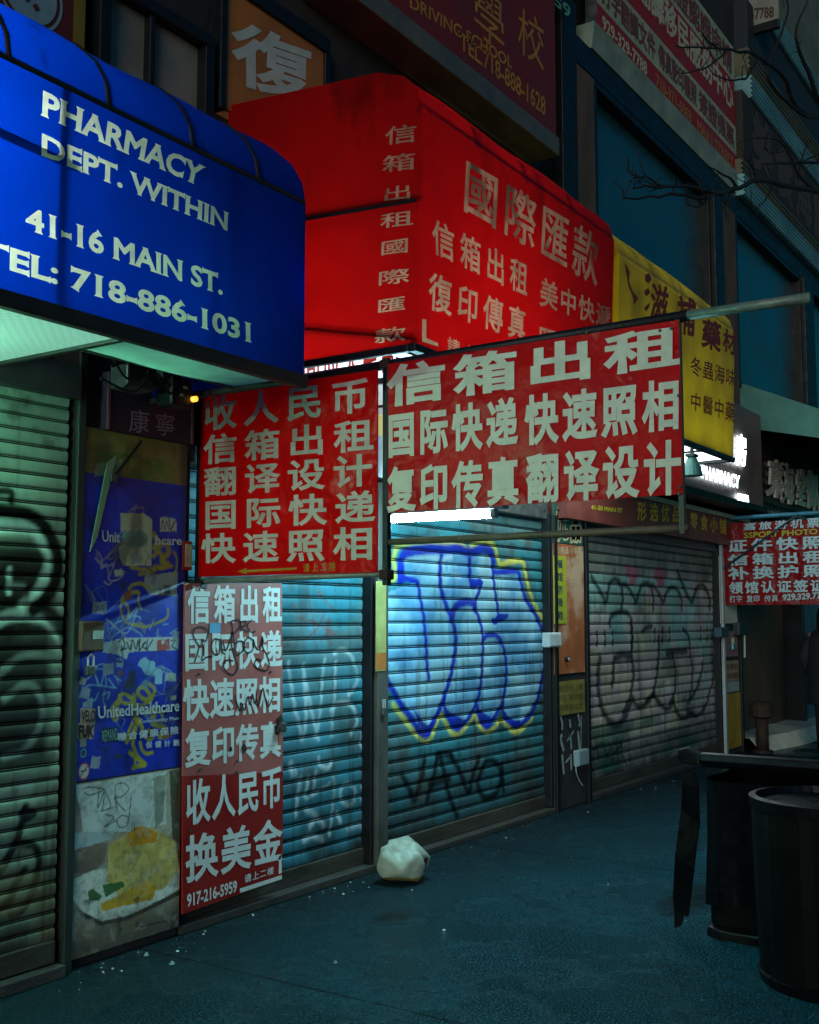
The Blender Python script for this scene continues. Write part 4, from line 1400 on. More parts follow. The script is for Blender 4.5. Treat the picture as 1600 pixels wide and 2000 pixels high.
# torn paper stickers
c.poly(ZB([(675, 1260), (905, 1265), (985, 1320), (985, 1440), (975, 1780), (700, 1770), (670, 1700), (660, 1600), (690, 1560), (700, 1450), (675, 1430)]), '#a9ab90', .95)
c.poly(ZB([(700, 1430), (890, 1440), (940, 1480), (930, 1560), (820, 1590), (700, 1560)]), '#4f8584', .8, True)
c.poly(ZB([(1065, 1310), (1110, 1295), (1225, 1320), (1225, 1445), (1060, 1440)]), '#b5b8ae', .95)
for a in ([(1075, 1420), (1090, 1330), (1110, 1420), (1130, 1340), (1150, 1430)], [(1150, 1310), (1170, 1420), (1215, 1330), (1170, 1430), (1215, 1440)]):
    c.stroke(ZB(a), .006, '#16161c', .9)
c.poly(ZB([(915, 1870), (1240, 1830), (1225, 2070), (960, 2060), (900, 1970)]), '#8f9690', .92)
YG = '#9a8a16'
for pts, w in (([(1000, 1470), (1040, 1540), (1010, 1600), (1110, 1560), (1150, 1640), (1080, 1720), (1140, 1760)], .03), ([(1000, 1680), (1060, 1640), (1100, 1780), (1010, 1790)], .025),
               ([(780, 1790), (900, 1810), (1060, 1800), (1180, 1780)], .018), ([(860, 1860), (960, 1840), (1000, 1830)], .018), ([(1200, 1640), (1230, 1720), (1210, 1880)], .014),
               ([(760, 2000), (800, 1960), (880, 1950), (950, 1990)], .018)):
    c.stroke(ZB(pts), w, YG, .9, .5)
for pts in ([(460, 1640), (500, 1720), (490, 1800), (540, 1760), (560, 1850)], [(430, 1700), (520, 1780), (620, 1750)], [(640, 1680), (600, 1800), (560, 1900), (620, 1920), (690, 1880), (710, 1830), (670, 1830)],
            [(520, 1930), (560, 1960), (590, 1940)]):
    c.stroke(ZB(pts), .008, '#9b8f98', .8)
for pts in ([(580, 1110), (660, 1090), (710, 1150), (690, 1230)], [(600, 1180), (600, 1300), (560, 1400)], [(1090, 1050), (1020, 1150), (1080, 1250)], [(1190, 1180), (1260, 1230), (1270, 1290)], [(880, 1020), (870, 1120)]):
    c.stroke(ZB(pts), .005, '#4b3a66', .7)
# second zoom: yellow loops, white tags, stickers
for pts, w in (([(700, 80), (680, 200), (720, 310), (800, 350), (920, 370), (1040, 330), (1130, 280), (1140, 200)], .014), ([(720, 90), (780, 40), (840, 30)], .02), ([(690, 110), (740, 160), (760, 240), (740, 280)], .014),
               ([(860, 40), (850, 120), (880, 200)], .012)):
    c.stroke(ZC(pts), w, '#a3951d', .9, .5)
for pts, w in (([(960, 930), (1010, 980), (990, 1050), (920, 1080), (860, 1040), (850, 990), (900, 960), (950, 1010), (980, 1080), (920, 1120), (870, 1180)], .02),
               ([(810, 1040), (810, 1120), (830, 1220), (850, 1320)], .025), ([(680, 1080), (670, 1040), (730, 1030), (790, 1080), (770, 1120), (700, 1110), (680, 1070)], .018),
               ([(660, 1100), (600, 1180), (630, 1270), (650, 1180)], .03), ([(850, 1180), (800, 1300), (750, 1420), (740, 1500), (800, 1400), (830, 1300)], .017), ([(880, 1140), (920, 1220), (1000, 1160), (1010, 1240), (980, 1260)], .022),
               ([(980, 1220), (1060, 1200), (1090, 1240), (1080, 1290)], .016), ([(870, 1280), (910, 1420), (960, 1470), (1000, 1430), (950, 1380)], .02), ([(1000, 1320), (1120, 1370), (1060, 1440), (1130, 1440)], .026),
               ([(830, 1350), (800, 1500), (810, 1560), (850, 1650), (900, 1720)], .02), ([(770, 1600), (820, 1640), (880, 1680), (920, 1720), (860, 1730), (800, 1750)], .022), ([(870, 1500), (890, 1570), (930, 1610), (990, 1600)], .018),
               ([(820, 1560), (820, 1740)], .015)):
    c.stroke(ZC(pts), w, '#a89c1c', .96, .35)
for pts in ([(590, 390), (640, 330), (700, 310)], [(600, 470), (700, 400), (760, 380), (860, 430), (890, 470)], [(750, 300), (790, 265), (860, 275), (870, 300)], [(1000, 300), (960, 400)], [(1090, 350), (1140, 345)], [(1160, 440), (1230, 390)],
            [(1030, 500), (1040, 400)], [(430, 780), (470, 740), (550, 745), (570, 770), (500, 785), (430, 775)], [(350, 880), (420, 840), (460, 930)], [(430, 840), (480, 950), (520, 830), (540, 940)], [(270, 1060), (340, 960), (420, 940), (640, 970)],
            [(360, 970), (340, 1060), (420, 1090), (460, 1020)], [(560, 880), (620, 960)], [(520, 1000), (510, 1090), (530, 1150)], [(640, 880), (660, 920)], [(400, 50), (430, 130)], [(620, 850), (680, 900)], [(500, 1040), (570, 1010), (550, 1080)]):
    c.stroke(ZC(pts), .007, '#7fb4cc', .8, .6)
c.poly(ZC([(410, 130), (545, 125), (540, 245), (400, 245)]), '#8e98a0', .8)
for a in ([(420, 160), (470, 200), (530, 140)], [(430, 230), (480, 160), (520, 230)]):
    c.stroke(ZC(a), .006, '#3a4a66', .8)
c.poly(ZC([(520, 520), (620, 510), (640, 490), (760, 480), (1020, 470), (1250, 475), (1240, 600), (1000, 605), (760, 620), (740, 690), (640, 640), (500, 620)]), '#b9c3bf', .95)
for a in ([(660, 520), (700, 490), (720, 560), (680, 600), (740, 580)], [(740, 520), (770, 590), (790, 500), (780, 610)], [(800, 500), (830, 590), (850, 500), (860, 600)], [(870, 490), (860, 600), (920, 520), (890, 560), (940, 600)],
          [(940, 500), (930, 590), (990, 500)], [(690, 560), (700, 660)], [(1170, 510), (1210, 500), (1180, 560), (1230, 590)]):
    c.stroke(ZC(a), .008, '#101014', .95)
c.poly(ZC([(1030, 505), (1155, 490), (1160, 595), (1035, 605)]), '#b3331f', .95)
c.ell(ZC([(1090, 520)])[0], .012, .012, '#d8cfc4', .9)
c.poly(ZC([(870, 690), (920, 665), (950, 700), (1010, 710), (1020, 770), (1085, 790), (1085, 930), (1015, 930), (1010, 850), (920, 840), (880, 770), (845, 750)]), '#8fc2d2', .9)
c.poly(ZC([(1120, 815), (1220, 825), (1215, 905), (1105, 900)]), '#a5b3a6', .9)
c.poly(ZC([(635, 685), (710, 685), (700, 770), (635, 765)]), '#86b3b8', .8)
c.poly(ZC([(640, 695), (700, 695), (695, 725), (640, 722)]), '#1b2c55', .9)
c.poly(ZC([(285, 1165), (435, 1170), (425, 1310), (410, 1465), (245, 1465), (265, 1320), (280, 1300)]), '#c9a68a', .95)
c.poly(ZC([(305, 1120), (400, 1060), (405, 1160), (305, 1160)]), '#8fb0a8', .8)
c.poly(ZC([(482, 1370), (640, 1345), (650, 1490), (490, 1505)]), '#1c2a33', .9)
c.poly(ZC([(655, 1420), (720, 1400), (720, 1485), (660, 1490)]), '#4f93b8', .8)
a = ZC([(313, 1605), (355, 1605)])
c.ell(a[0], .019, .023, '#6aa3b0', .95, .1); c.ell(a[0], .013, .016, '#14171c', .95, .2); c.ell(a[0], .004, .005, '#b07020', .9, .4)
a = ZC([(318, 1783)])[0]
c.ell(a, .034, .041, '#b0392a', .95, .06); c.ell(a, .028, .034, '#b8c0bb', .95, .06)
c.stroke([(a[0] - .022, a[1] - .024), (a[0] + .02, a[1] + .022)], .006, '#b0392a', .9, .2, False)
c.stroke([(a[0] - .015, a[1]), (a[0] + .015, a[1] + .004)], .008, '#2a2a2a', .9, .3, False)
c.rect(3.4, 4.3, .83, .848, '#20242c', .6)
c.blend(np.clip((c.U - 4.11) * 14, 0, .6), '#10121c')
r2 = random.Random(5)
for i in range(32):
    u, v = r2.uniform(3.53, 4.12), r2.uniform(.9, 2.2)
    sc = r2.uniform(.03, .09)
    pts = [(u + sc * math.sin(k * 1.9 + i) + k * sc * .35, v + sc * .9 * math.cos(k * 2.3 + i * .7)) for k in range(r2.randrange(4, 8))]
    c.stroke(pts, r2.choice((.004, .006, .008)), r2.choice(('#6f93b4', '#0b0c18', '#0b0c18', '#3b3a6a', '#a3951d', '#8fb0bc')), r2.uniform(.3, .7))
for i in range(20):
    u, v, w_, h_ = r2.uniform(3.53, 4.14), r2.uniform(.9, 1.9), r2.uniform(.012, .035), r2.uniform(.01, .03)
    t_ = r2.uniform(-.3, .3)
    q4_ = [(u + a * w_ * math.cos(t_) - b * h_ * math.sin(t_), v + a * w_ * math.sin(t_) + b * h_ * math.cos(t_)) for a, b in ((-1, -1), (1, -1), (1, 1), (.2, .8), (-1, 1))]
    c.poly(q4_, r2.choice(('#8e98a0', '#6f8f9a', '#2a2f3a', '#7a4a3a', '#a9ab90')), .85)
c.blend(np.clip((c.noise(.12, 41) - .55) * 3, 0, .6), '#0a0c1c')
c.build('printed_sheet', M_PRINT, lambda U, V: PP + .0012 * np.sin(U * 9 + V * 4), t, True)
backing(t, 3.501, 4.18, .84, 2.51)
W_ = '#b9bfc4'
def dtx(s, q, **k):
    m = MB(); letter(m, P1, s, q, 0, off=-.004, **k); m.build('print_lettering', mat('pale_print', W_, .5, 0, .3, 14, 0), t)
dtx('Unit', zp(((487, 1430), (665, 1445), (665, 1550), (490, 1540)), 100, 750, 5), serif=True)
dtx('hcare', zp(((1010, 1480), (1275, 1490), (1270, 1575), (1005, 1570)), 100, 750, 5), serif=True)
dtx('UnitedHealthcare', zp(((445, 1150), (1250, 1085), (1245, 1195), (450, 1270)), 100, 1150, 5), serif=True)
dtx('Community Plan', zp(((850, 1280), (1240, 1245), (1240, 1290), (850, 1325)), 100, 1150, 5), bold=.01)
dtx('聯合健康保險', zp(((640, 1410), (1240, 1340), (1240, 1415), (640, 1485)), 100, 1150, 5), gw=.14)
dtx('保健計劃', zp(((920, 1495), (1245, 1470), (1245, 1530), (920, 1560)), 100, 1150, 5), gw=.18)
for tx, q, col, bo in (('VELO', ((290, 1180), (428, 1185), (422, 1300), (288, 1300)), '#211a18', .03), ('FUK', ((262, 1330), (412, 1330), (405, 1455), (262, 1455)), '#211a18', .05),
                       ('REMAND', ((490, 1385), (640, 1360), (645, 1475), (495, 1495)), '#6c8f86', .01)):
    m = MB(); letter(m, P1, tx, zp(q, 100, 1150, 5), 0, off=-.005, bold=bo); m.build('sticker_lettering', mat('sticker_ink' + col[1:], col, .5, 0, .2, 9, 0), t)

t = thing('wall_poster', 'weathered food poster with pale bowl and yellow cake at the foot of the pillar', 'poster', (3.84, 0, .1))
c = Canvas(np.arange(3.503, 4.18, .0045), np.arange(.05, .84, .0045), '#b5aa94')
c.blend(np.clip((c.noise(.4, 4) - .35) * 2, 0, .6), '#5f5a50')
c.poly(ZD([(140, 110), (720, 20), (720, 350), (480, 400), (200, 400), (180, 250)]), '#c9d3d0', .92)
c.poly(ZD([(640, 60), (720, 40), (700, 330), (650, 380)]), '#7a7a66', .8)
c.poly(ZD([(740, 20), (820, 0), (820, 700), (760, 500)]), '#4a4636', .9)
c.ell(ZD([(775, 70)])[0], .05, .06, '#4f6a25', .6, .9)
c.poly(ZD([(135, 410), (400, 390), (370, 450), (135, 515)]), '#a7bcc2', .9)
c.poly(ZD([(135, 520), (360, 450), (330, 600), (250, 650), (130, 660)]), '#6f5f55', .8)
c.poly(ZD([(130, 700), (260, 640), (420, 620), (800, 620), (820, 740), (640, 860), (480, 920), (320, 960), (200, 900), (135, 820)]), '#dfe4d8', .97, False)
c.poly(ZD([(150, 860), (200, 900), (320, 960), (480, 925), (810, 760), (810, 790), (480, 955), (310, 985), (190, 930)]), '#1e1c1c', .9)
c.poly(ZD([(360, 480), (470, 420), (620, 370), (780, 460), (800, 640), (700, 760), (420, 800), (345, 700)]), '#d6c070', .97)
c.blend(c.mask(ZD([(360, 480), (470, 420), (620, 370), (780, 460), (800, 640), (700, 760), (420, 800), (345, 700)])) * np.clip((c.noise(.07, 5) - .42) * 4, 0, .7), '#b09848')
c.poly(ZD([(465, 420), (540, 360), (600, 370), (665, 410), (660, 460), (500, 490)]), '#d8901c', .97)
c.poly(ZD([(310, 850), (440, 790), (590, 700), (650, 740), (640, 820), (320, 895)]), '#d8a820', .97)
c.poly(ZD([(320, 730), (450, 710), (460, 740), (340, 810)]), '#2f6b33', .95); c.poly(ZD([(230, 770), (260, 755), (320, 800), (300, 830), (235, 825)]), '#2b6a35', .95)
K = '#23262a'
for a in ([(205, 130), (240, 120), (330, 135), (240, 170), (210, 150)], [(300, 130), (290, 250), (330, 150), (320, 260)], [(330, 130), (370, 240), (310, 270), (380, 250)], [(410, 270), (400, 120), (450, 95), (485, 130), (440, 180), (395, 190), (460, 270)],
          [(500, 180), (485, 310)], [(340, 290), (390, 310), (330, 370), (400, 330)], [(440, 295), (480, 310), (470, 360), (430, 370), (410, 330), (440, 295)], [(505, 340), (505, 390)], [(520, 340), (520, 390)]):
    c.stroke(ZD(a), .006, K, .9)
c.blend(np.clip((.22 - c.V) * 7, 0, .85), '#5b5348')
c.poly(ZD([(330, 1030), (720, 950), (720, 985), (330, 1065)]), '#6b665a', .8)
c.blend(np.clip((c.noise(.06, 15) - .62) * 5, 0, .7) * (c.V < .3), '#2d2925')
for s_i, (sc_, col_, th_) in enumerate(((.03, '#6a5a30', .56), (.05, '#b9c0b4', .60), (.02, '#3a342a', .64), (.09, '#3c4a4c', .56))):
    c.blend(np.clip((c.noise(sc_, 50 + s_i) - th_) * 3, 0, .28), col_)
c.build('printed_sheet', M_PRINT, lambda U, V: PP + .0012 * np.sin(U * 7 + V * 5), t, True)
backing(t, 3.501, 4.18, .05, .838)
m = MB()
letter(m, P1, 'www.ixcare.org', zp(((550, 985), (720, 945), (720, 965), (550, 1005)), 100, 1500, 3.2), 0, off=-.004)
m.build('print_lettering', mat('dark_print', '#2a2a28', .6, 0, .3, 9, 0), t)

# metal door edge and leaning bar left of the poster
t = thing('leaning_bar', 'thin dark bar leaning across the green food strip', 'bar', (3.8, -.03, 2.3))
m = MB(); m.tube([P1.p3(P1.px(271, 862), -.02), P1.p3(P1.px(215, 935), -.02)], .007, 8); m.build('rod', M_BLACK, t)
m = MB(); q = P1.p3(P1.px(216, 934), -.02); m.box(q[0] - .02, q[0] + .02, q[1] - .01, q[1] + .012, q[2] - .02, q[2] + .02); m.build('bracket', M_STEEL, t, .003)
m = MB()
pl = lambda *q: [P1.p3(P1.px(*c), -.008) for c in q]
m.slab(pl((206, 905), (224, 890), (186, 1050), (172, 1078)), -.006); tag(m.build('door_edge', mat('edge_green', '#7d9a7f', .5, .2, .4, 6, .1)), 'pale green slanted metal edge on the left of the blue poster', 'edge strip')
t = thing('lock_box', 'brown lock box with white sticker and hanging padlock on the blue poster', 'lock box', (3.60, -.03, 1.4))
PL = Plane(1, -.05)
a, b_ = PL.px(160, 1213), PL.px(203, 1272)
m = MB(); m.box(a[0], b_[0], -.055, -.01, b_[1], a[1]); m.build('box', mat('box_brown', '#5a4636', .6, .1, .4, 9, .2), t, .01)
q = PL.px(190, 1240); m = MB(); m.box(q[0] - .03, q[0] + .03, -.058, -.0555, q[1] - .02, q[1] + .02); m.build('sticker', mat('sticker_pale', '#a8bdb8', .5, 0, .4, 30, 0), t)
q = PL.px(181, 1305)
m = MB(); m.box(q[0] - .03, q[0] + .025, -.05, -.025, q[1] - .035, q[1] + .012); m.build('padlock', M_STEEL, t, .006)
m = MB(); m.tube([(q[0] - .018, -.038, q[1] + .01), (q[0] - .018, -.038, q[1] + .05), (q[0], -.038, q[1] + .065), (q[0] + .015, -.038, q[1] + .05), (q[0] + .015, -.038, q[1] + .01)], .005, 8); m.build('shackle', M_PLASTIC, t)
q = PL.px(372, 1085)
t = thing('paper_label', 'small red and cream paper label beside the hanging sign', 'label', (q[0], -.02, q[1]))
m = MB(); m.box(q[0] - .032, q[0] + .032, -.03, -.022, q[1] - .075, q[1] + .075); m.box(q[0] - .018, q[0] + .026, -.033, -.03, q[1] - .058, q[1] + .06, 1)
m.build('card', [M_RED2, mat('cream_paper', '#b09a80', .6, 0, .4, 20, 0)], t)
# cables, box and amber light in the dark gap under the blue awning
t = thing('alarm_box', 'black electrical box with glowing amber light under the blue awning', 'alarm box', (4.05, -.1, 2.72))
PA = Plane(1, -.42)
q = PA.px(360, 765); m = MB(); m.box(q[0] - .075, q[0] + .06, -.42, -.30, q[1] - .075, q[1] + .07); m.build('case', M_BLACK, t, .02)
m = MB(); m.box(q[0] - .02, q[0] + .0, -.40, -.37, q[1] + .07, 2.99); m.build('hanger_strap', M_BLACK, t)
q = PA.px(376, 780); m = MB(); m.tube([(q[0], -.445, q[1]), (q[0], -.42, q[1])], .014, 14); m.build('amber_light', glow('amber_led', (1.0, .42, .02), 1.6), t, smooth=True)
for (x, y) in ((362, 757), (355, 772)):
    q = PA.px(x, y); m = MB(); m.box(q[0] - .012, q[0] + .012, -.425, -.42, q[1] - .006, q[1] + .006); m.build('label_plate', M_PLASTIC, t)
PC = Plane(1, -.40)
for k, pts in enumerate(([(215, 690), (250, 740), (300, 730), (340, 760), (362, 750)], [(200, 720), (240, 705), (290, 760), (330, 720), (380, 735)], [(230, 760), (280, 720), (320, 770), (352, 740), (370, 700)],
                         [(190, 740), (260, 765), (300, 700), (350, 715)], [(338, 700), (345, 735), (360, 755)], [(372, 690), (366, 730), (362, 752)], [(408, 700), (408, 770)])):
    p3 = [PC.p3(PC.px(*q), -.02 * ((k * 7) % 4)) for q in pts]
    p3 = [tuple(v) for v in spline(p3, 6)]
    m = MB(); m.tube(p3, .006, 6)
    tag(m.build('cable', M_BLACK), 'black cables tangled under the right end of the blue awning', 'cable', 'tangled black cables')
t = thing('junction_box', 'dark grey junction box in the shadow under the blue awning', 'electrical box', (3.8, -.05, 2.85))
q = PC.px(285, 735); m = MB(); m.box(q[0] - .09, q[0] + .07, -.38, -.26, q[1] - .06, q[1] + .05); m.build('case', M_STEEL, t, .01)
m = MB(); m.box(q[0] - .03, q[0] + .01, -.34, -.30, q[1] + .05, 2.99); m.build('conduit', M_STEEL, t)
m = MB(); m.box(q[0] + .12, q[0] + .17, -.38, -.26, q[1] - .02, q[1] + .06); m.build('conduit_end', M_TEALPAINT, t, .01)

# ================================================================== LIT BOX SIGN ON THE WALL UNDER THE RED AWNING
t = thing('light_box', 'lit white wall box with red characters, mostly hidden behind the hanging signs', 'sign', (5.2, .05, 2.5))
m = MB(); m.box(4.32, 6.09, -.03, .12, 2.50, 3.45); m.build('case', M_STEEL, t, .006)
m = MB(); m.box(4.33, 6.08, -.036, -.03, 3.06, 3.44)
PX = Plane(1, -.036)
letter(m, PX, '回収人民幣', ((590, 690), (770, 640), (770, 722), (590, 790)), 1, bold=.02, gw=.17, off=-.003)
m.build('lit_panel', [glow('lit_white', (.62, .9, 1.0), .95), mat('lit_red', '#c03028', .5, 0, .1, 9, 0)], t)
m = MB()
cols = [(.9, .25, .3), (.85, .8, .15), (.3, .6, .2), (.9, .35, .4), (.8, .75, .2), (.2, .5, .8)]
mats_ = [glow('lit_col%d' % i, c_, .38) for i, c_ in enumerate(cols)]
for i in range(32):
    a = 4.33 + 1.75 * i / 22
    for k in range(4):
        m.box(a, a + 1.75 / 22 - .001, -.036, -.03, 2.51 + .137 * k, 2.51 + .137 * (k + 1) - .001, (i * 5 + k * 3 + (i * k) % 4) % 6)
m.build('picture_strip', mats_, t)

# ================================================================== NARROW POST STICKER
t = thing('post_notice', 'narrow yellow and orange notice on the post between two shutters', 'notice', (5.97, -.025, 1.4))
PN = Plane(1, -.026)
a, b_ = PN.px(735, 1135), PN.px(754, 1310)
m = MB(); m.box(a[0], b_[0], -.026, -.021, b_[1], a[1]); s_ = PN.px(740, 1275)[1]; m.box(a[0], b_[0], -.0275, -.026, b_[1] + .01, s_, 1)
m.build('sheet', [mat('notice_cream', '#a39a5c', .6, 0, .4, 7, .1), mat('notice_orange', '#b0642a', .6, 0, .4, 9, .1)], t)
t = thing('padlock', 'steel padlock hanging on the post beside the graffiti shutter', 'padlock', (5.97, -.03, .95))
q = PN.px(747, 1388); m = MB(); m.box(q[0] - .02, q[0] + .02, -.05, -.028, q[1] - .03, q[1] + .02); m.build('body', M_STEEL, t, .005)
m = MB(); m.tube([(q[0] - .012, -.039, q[1] + .02), (q[0] - .012, -.039, q[1] + .07), (q[0] + .012, -.039, q[1] + .07), (q[0] + .012, -.039, q[1] + .02)], .004, 6); m.build('shackle', M_PLASTIC, t)

# ================================================================== CENTRE PILLAR POSTERS
P2 = Plane(1, -.006)
zc = lambda *q: zp(q, 1000, 950, 3.077)
def card(t, name, q, mats_, letters=(), y=-.006, th=.006, shapes=()):
    pl_ = Plane(1, y - th); m = MB()
    c4 = [pl_.px(*k) for k in q]
    x0, x1 = min(c_[0] for c_ in c4), max(c_[0] for c_ in c4); z0, z1 = (c4[2][1] + c4[3][1]) / 2, (c4[0][1] + c4[1][1]) / 2
    m.box(x0, x1, y - th, y, z0, z1)
    for tx, lq, mi, kw in letters: letter(m, pl_, tx, lq, mi, off=-.002, **kw)
    for sq, mi in shapes: shape(m, pl_, sq, mi, off=-.001)
    return m.build(name, mats_, t)
M_GRN = mat('bottle_green', '#1d5348', .5, 0, .3, 6, .05)
M_ORP = mat('orange_print', '#b0623a', .5, 0, .35, 4, .05, dirt=('#c9a58a', 2.2, .5, .9))
M_RL = mat('red_letters', '#b3302c', .5, 0, .2, 9, 0)
M_PALE = mat('pale_letters', '#c8b99a', .5, 0, .2, 9, 0)
t = thing('pillar_poster', 'tall orange and green poster with red and pale characters on the centre pillar', 'poster', (8.77, 0, 1.2))
card(t, 'green_head', zc((248, 120), (422, 110), (422, 345), (248, 345)), [M_GRN, M_PALE, M_RL],
     [('优', zc((254, 138), (338, 133), (338, 320), (254, 322)), 1, dict(bold=.06)), ('品', zc((352, 150), (414, 150), (414, 330), (352, 330)), 1, dict(bold=.06)),
      ('优', zc((256, 142), (336, 137), (336, 316), (256, 318)), 2, dict(bold=.02)), ('品', zc((355, 154), (411, 154), (411, 326), (355, 326)), 2, dict(bold=.02))])
card(t, 'orange_sheet', zc((248, 350), (428, 350), (440, 1120), (262, 1125)), [M_ORP, M_PALE],
     [('日用品', zc((262, 362), (340, 362), (340, 405), (262, 405)), 1, dict(bold=.01)), ('小家電', zc((350, 365), (415, 365), (415, 405), (350, 405)), 1, dict(bold=.01)),
      ('餐具', zc((352, 425), (415, 425), (415, 470), (352, 470)), 1, dict(bold=0)), ('文具', zc((352, 480), (415, 480), (415, 530), (352, 530)), 1, dict(bold=0)), ('玩具', zc((345, 550), (415, 550), (415, 600), (345, 600)), 1, dict(bold=0))])
t = thing('yellow_strip', 'narrow yellow strip with vertical dark characters on the orange poster', 'notice', (8.65, -.02, 1.6))
card(t, 'strip', zc((252, 415), (326, 420), (328, 825), (260, 825)), [mat('lemon', '#a9ad2c', .5, 0, .2, 9, 0), mat('navy_letters', '#24365a', .5)],
     [(ch, zc((272, 440 + i * 77), (304, 440 + i * 77), (306, 492 + i * 77), (274, 492 + i * 77)), 1, dict(bold=.01)) for i, ch in enumerate('餐馆防滑鞋')], y=-.013)
t = thing('yellow_notice', 'square dirty yellow notice with faint writing below the orange poster', 'notice', (8.77, 0, 1.0))
card(t, 'sheet', zc((270, 1175), (436, 1160), (436, 1355), (272, 1380)), [mat('dirty_yellow', '#8f7d3a', .6, 0, .5, 6, .1), mat('faint_ink', '#6b5a2c', .6)],
     [(tx, zc((282, 1195 + i * 58), (428, 1183 + i * 58), (428, 1222 + i * 58), (282, 1236 + i * 58)), 1, dict(bold=0)) for i, tx in enumerate(('電話卡上網', '代訂機票快', '傳真影印文'))])
t = thing('painted_marks', 'white brush strokes of old characters painted low on the centre pillar', 'painted mark', (8.77, 0, .7))
m = MB()
for pts, w in (([(290, 1385), (300, 1420), (300, 1465)], .03), ([(345, 1400), (350, 1450)], .03), ([(395, 1370), (405, 1420), (400, 1440)], .03), ([(300, 1490), (290, 1520), (310, 1590)], .035), ([(330, 1530), (370, 1470)], .02),
               ([(350, 1490), (355, 1580)], .03), ([(395, 1470), (405, 1590)], .035), ([(300, 1610), (310, 1730)], .035), ([(320, 1660), (345, 1630)], .02), ([(352, 1610), (355, 1705)], .03), ([(415, 1375), (412, 1580)], .015)):
    ink(m, P2, zc(*pts), w, 0, -.004)
m.build('brush_strokes', mat('white_brush', '#9aa6a6', .6, 0, .5, 20, 0), t)
def ebox(name, label, q, depth, m_, extra=None, y=0.0):
    pl_ = Plane(1, y - depth); a, b_ = pl_.px(*q[0]), pl_.px(*q[1])
    t = thing(name, label, 'electrical box', ((a[0] + b_[0]) / 2, y, b_[1]))
    m = MB(); m.box(a[0], b_[0], y - depth, y, b_[1], a[1]); m.build('case', m_, t, .008)
    m = MB(); m.box(a[0] + .012, b_[0] - .012, y - depth - .005, y - depth, b_[1] + .012, a[1] - .012); m.build('cover', m_, t, .003)
    return t, pl_
WB = mat('white_box', '#b9c4c6', .5, 0, .2, 9, .05)
t, pl_ = ebox('electrical_box', 'pale square electrical box at mid height on the centre pillar', zc((226, 880), (300, 965)), .07, WB)
t, pl_ = ebox('electrical_box', 'small pale electrical box with a thin wire, low on the centre pillar', zc((400, 1590), (466, 1670)), .05, mat('grey_box', '#7f9296', .5, 0, .2, 9, .05))
m = MB(); m.tube([tuple(v) for v in spline([pl_.p3(pl_.px(*c_), .02) for c_ in zc((398, 1660), (400, 1720), (420, 1770), (440, 1800))], 5)], .004, 6); m.build('wire', M_PLASTIC, t)
t = thing('lock_cylinder', 'round bright lock on the lower orange poster', 'lock', (8.75, -.03, 1.4))
q = P2.px(*zc((320, 1037))[0]); m = MB(); m.tube([(q[0], -.04, q[1]), (q[0], -.006, q[1])], .022, 16); m.build('ring', M_BLACK, t, smooth=True)
m = MB(); m.tube([(q[0], -.046, q[1]), (q[0], -.04, q[1])], .013, 14); m.build('core', M_PLASTIC, t)
# right pillar
zr = lambda *q: zp(q, 1300, 1200, 5.3333)
t = thing('pillar_notice', 'stack of faded pink, white and yellow notices on the right pillar', 'notice', (13.15, 0, .4))
card(t, 'white_sheet', [(1409, 1100), (1437, 1080), (1440, 1219), (1408, 1216)], [mat('notice_white', '#c9c4b4', .6, 0, .2, 6, .05)])
card(t, 'pink_sheet', zr((590, 180), (750, 170), (755, 440), (605, 440)), [mat('notice_pink', '#8f6a68', .6, 0, .4, 6, .05)])
card(t, 'rust_sheet', zr((610, 490), (760, 475), (765, 690), (615, 700)), [mat('notice_tan', '#a08670', .6, 0, .3, 6, .05), mat('notice_rust', '#7a4436', .6)],
     [('換護照', zr((622, 520), (755, 505), (755, 570), (622, 580)), 1, dict(bold=.01)), ('快照', zr((625, 620), (755, 600), (755, 665), (625, 680)), 1, dict(bold=.02))])
card(t, 'pale_sheet', zr((625, 705), (768, 695), (770, 800), (630, 815)), [mat('notice_grey', '#98a09c', .6, 0, .3, 6, .05)])
card(t, 'yellow_sheet', zr((632, 830), (775, 810), (795, 1370), (645, 1410)), [mat('notice_yellow', '#a5842c', .6, 0, .35, 4, .05)])
t, pl_ = ebox('electrical_box', 'blue grey electrical box left of the doorway on the right pillar', zr((575, 135), (660, 235)), .08, mat('blue_box', '#33505c', .5, 0, .3, 9, .05), y=-.01)
t, pl_ = ebox('electrical_box', 'dark intercom box with bright edge beside the brown door', zr((765, 85), (870, 215)), .08, mat('dark_box', '#243338', .5, 0, .3, 9, .05), y=.0)
m = MB(); m.tube([pl_.p3(pl_.px(*c_), .03) for c_ in zr((850, 215), (852, 450))], .012, 6); m.build('conduit', M_PLASTIC, t)
t = thing('padlock', 'shiny teal padlock on the right pillar', 'padlock', (13.1, -.02, 1.2))
q = P2.px(*zr((683, 335))[0]); m = MB(); m.box(q[0] - .05, q[0] + .05, -.05, -.015, q[1] - .04, q[1] + .035); m.build('body', mat('lock_teal', '#5fa0a8', .35, .4), t, .01)
m = MB(); m.tube([(q[0] - .03, -.03, q[1] + .03), (q[0] - .03, -.03, q[1] + .1), (q[0] + .03, -.03, q[1] + .1), (q[0] + .03, -.03, q[1] + .03)], .008, 6); m.build('shackle', M_PLASTIC, t)

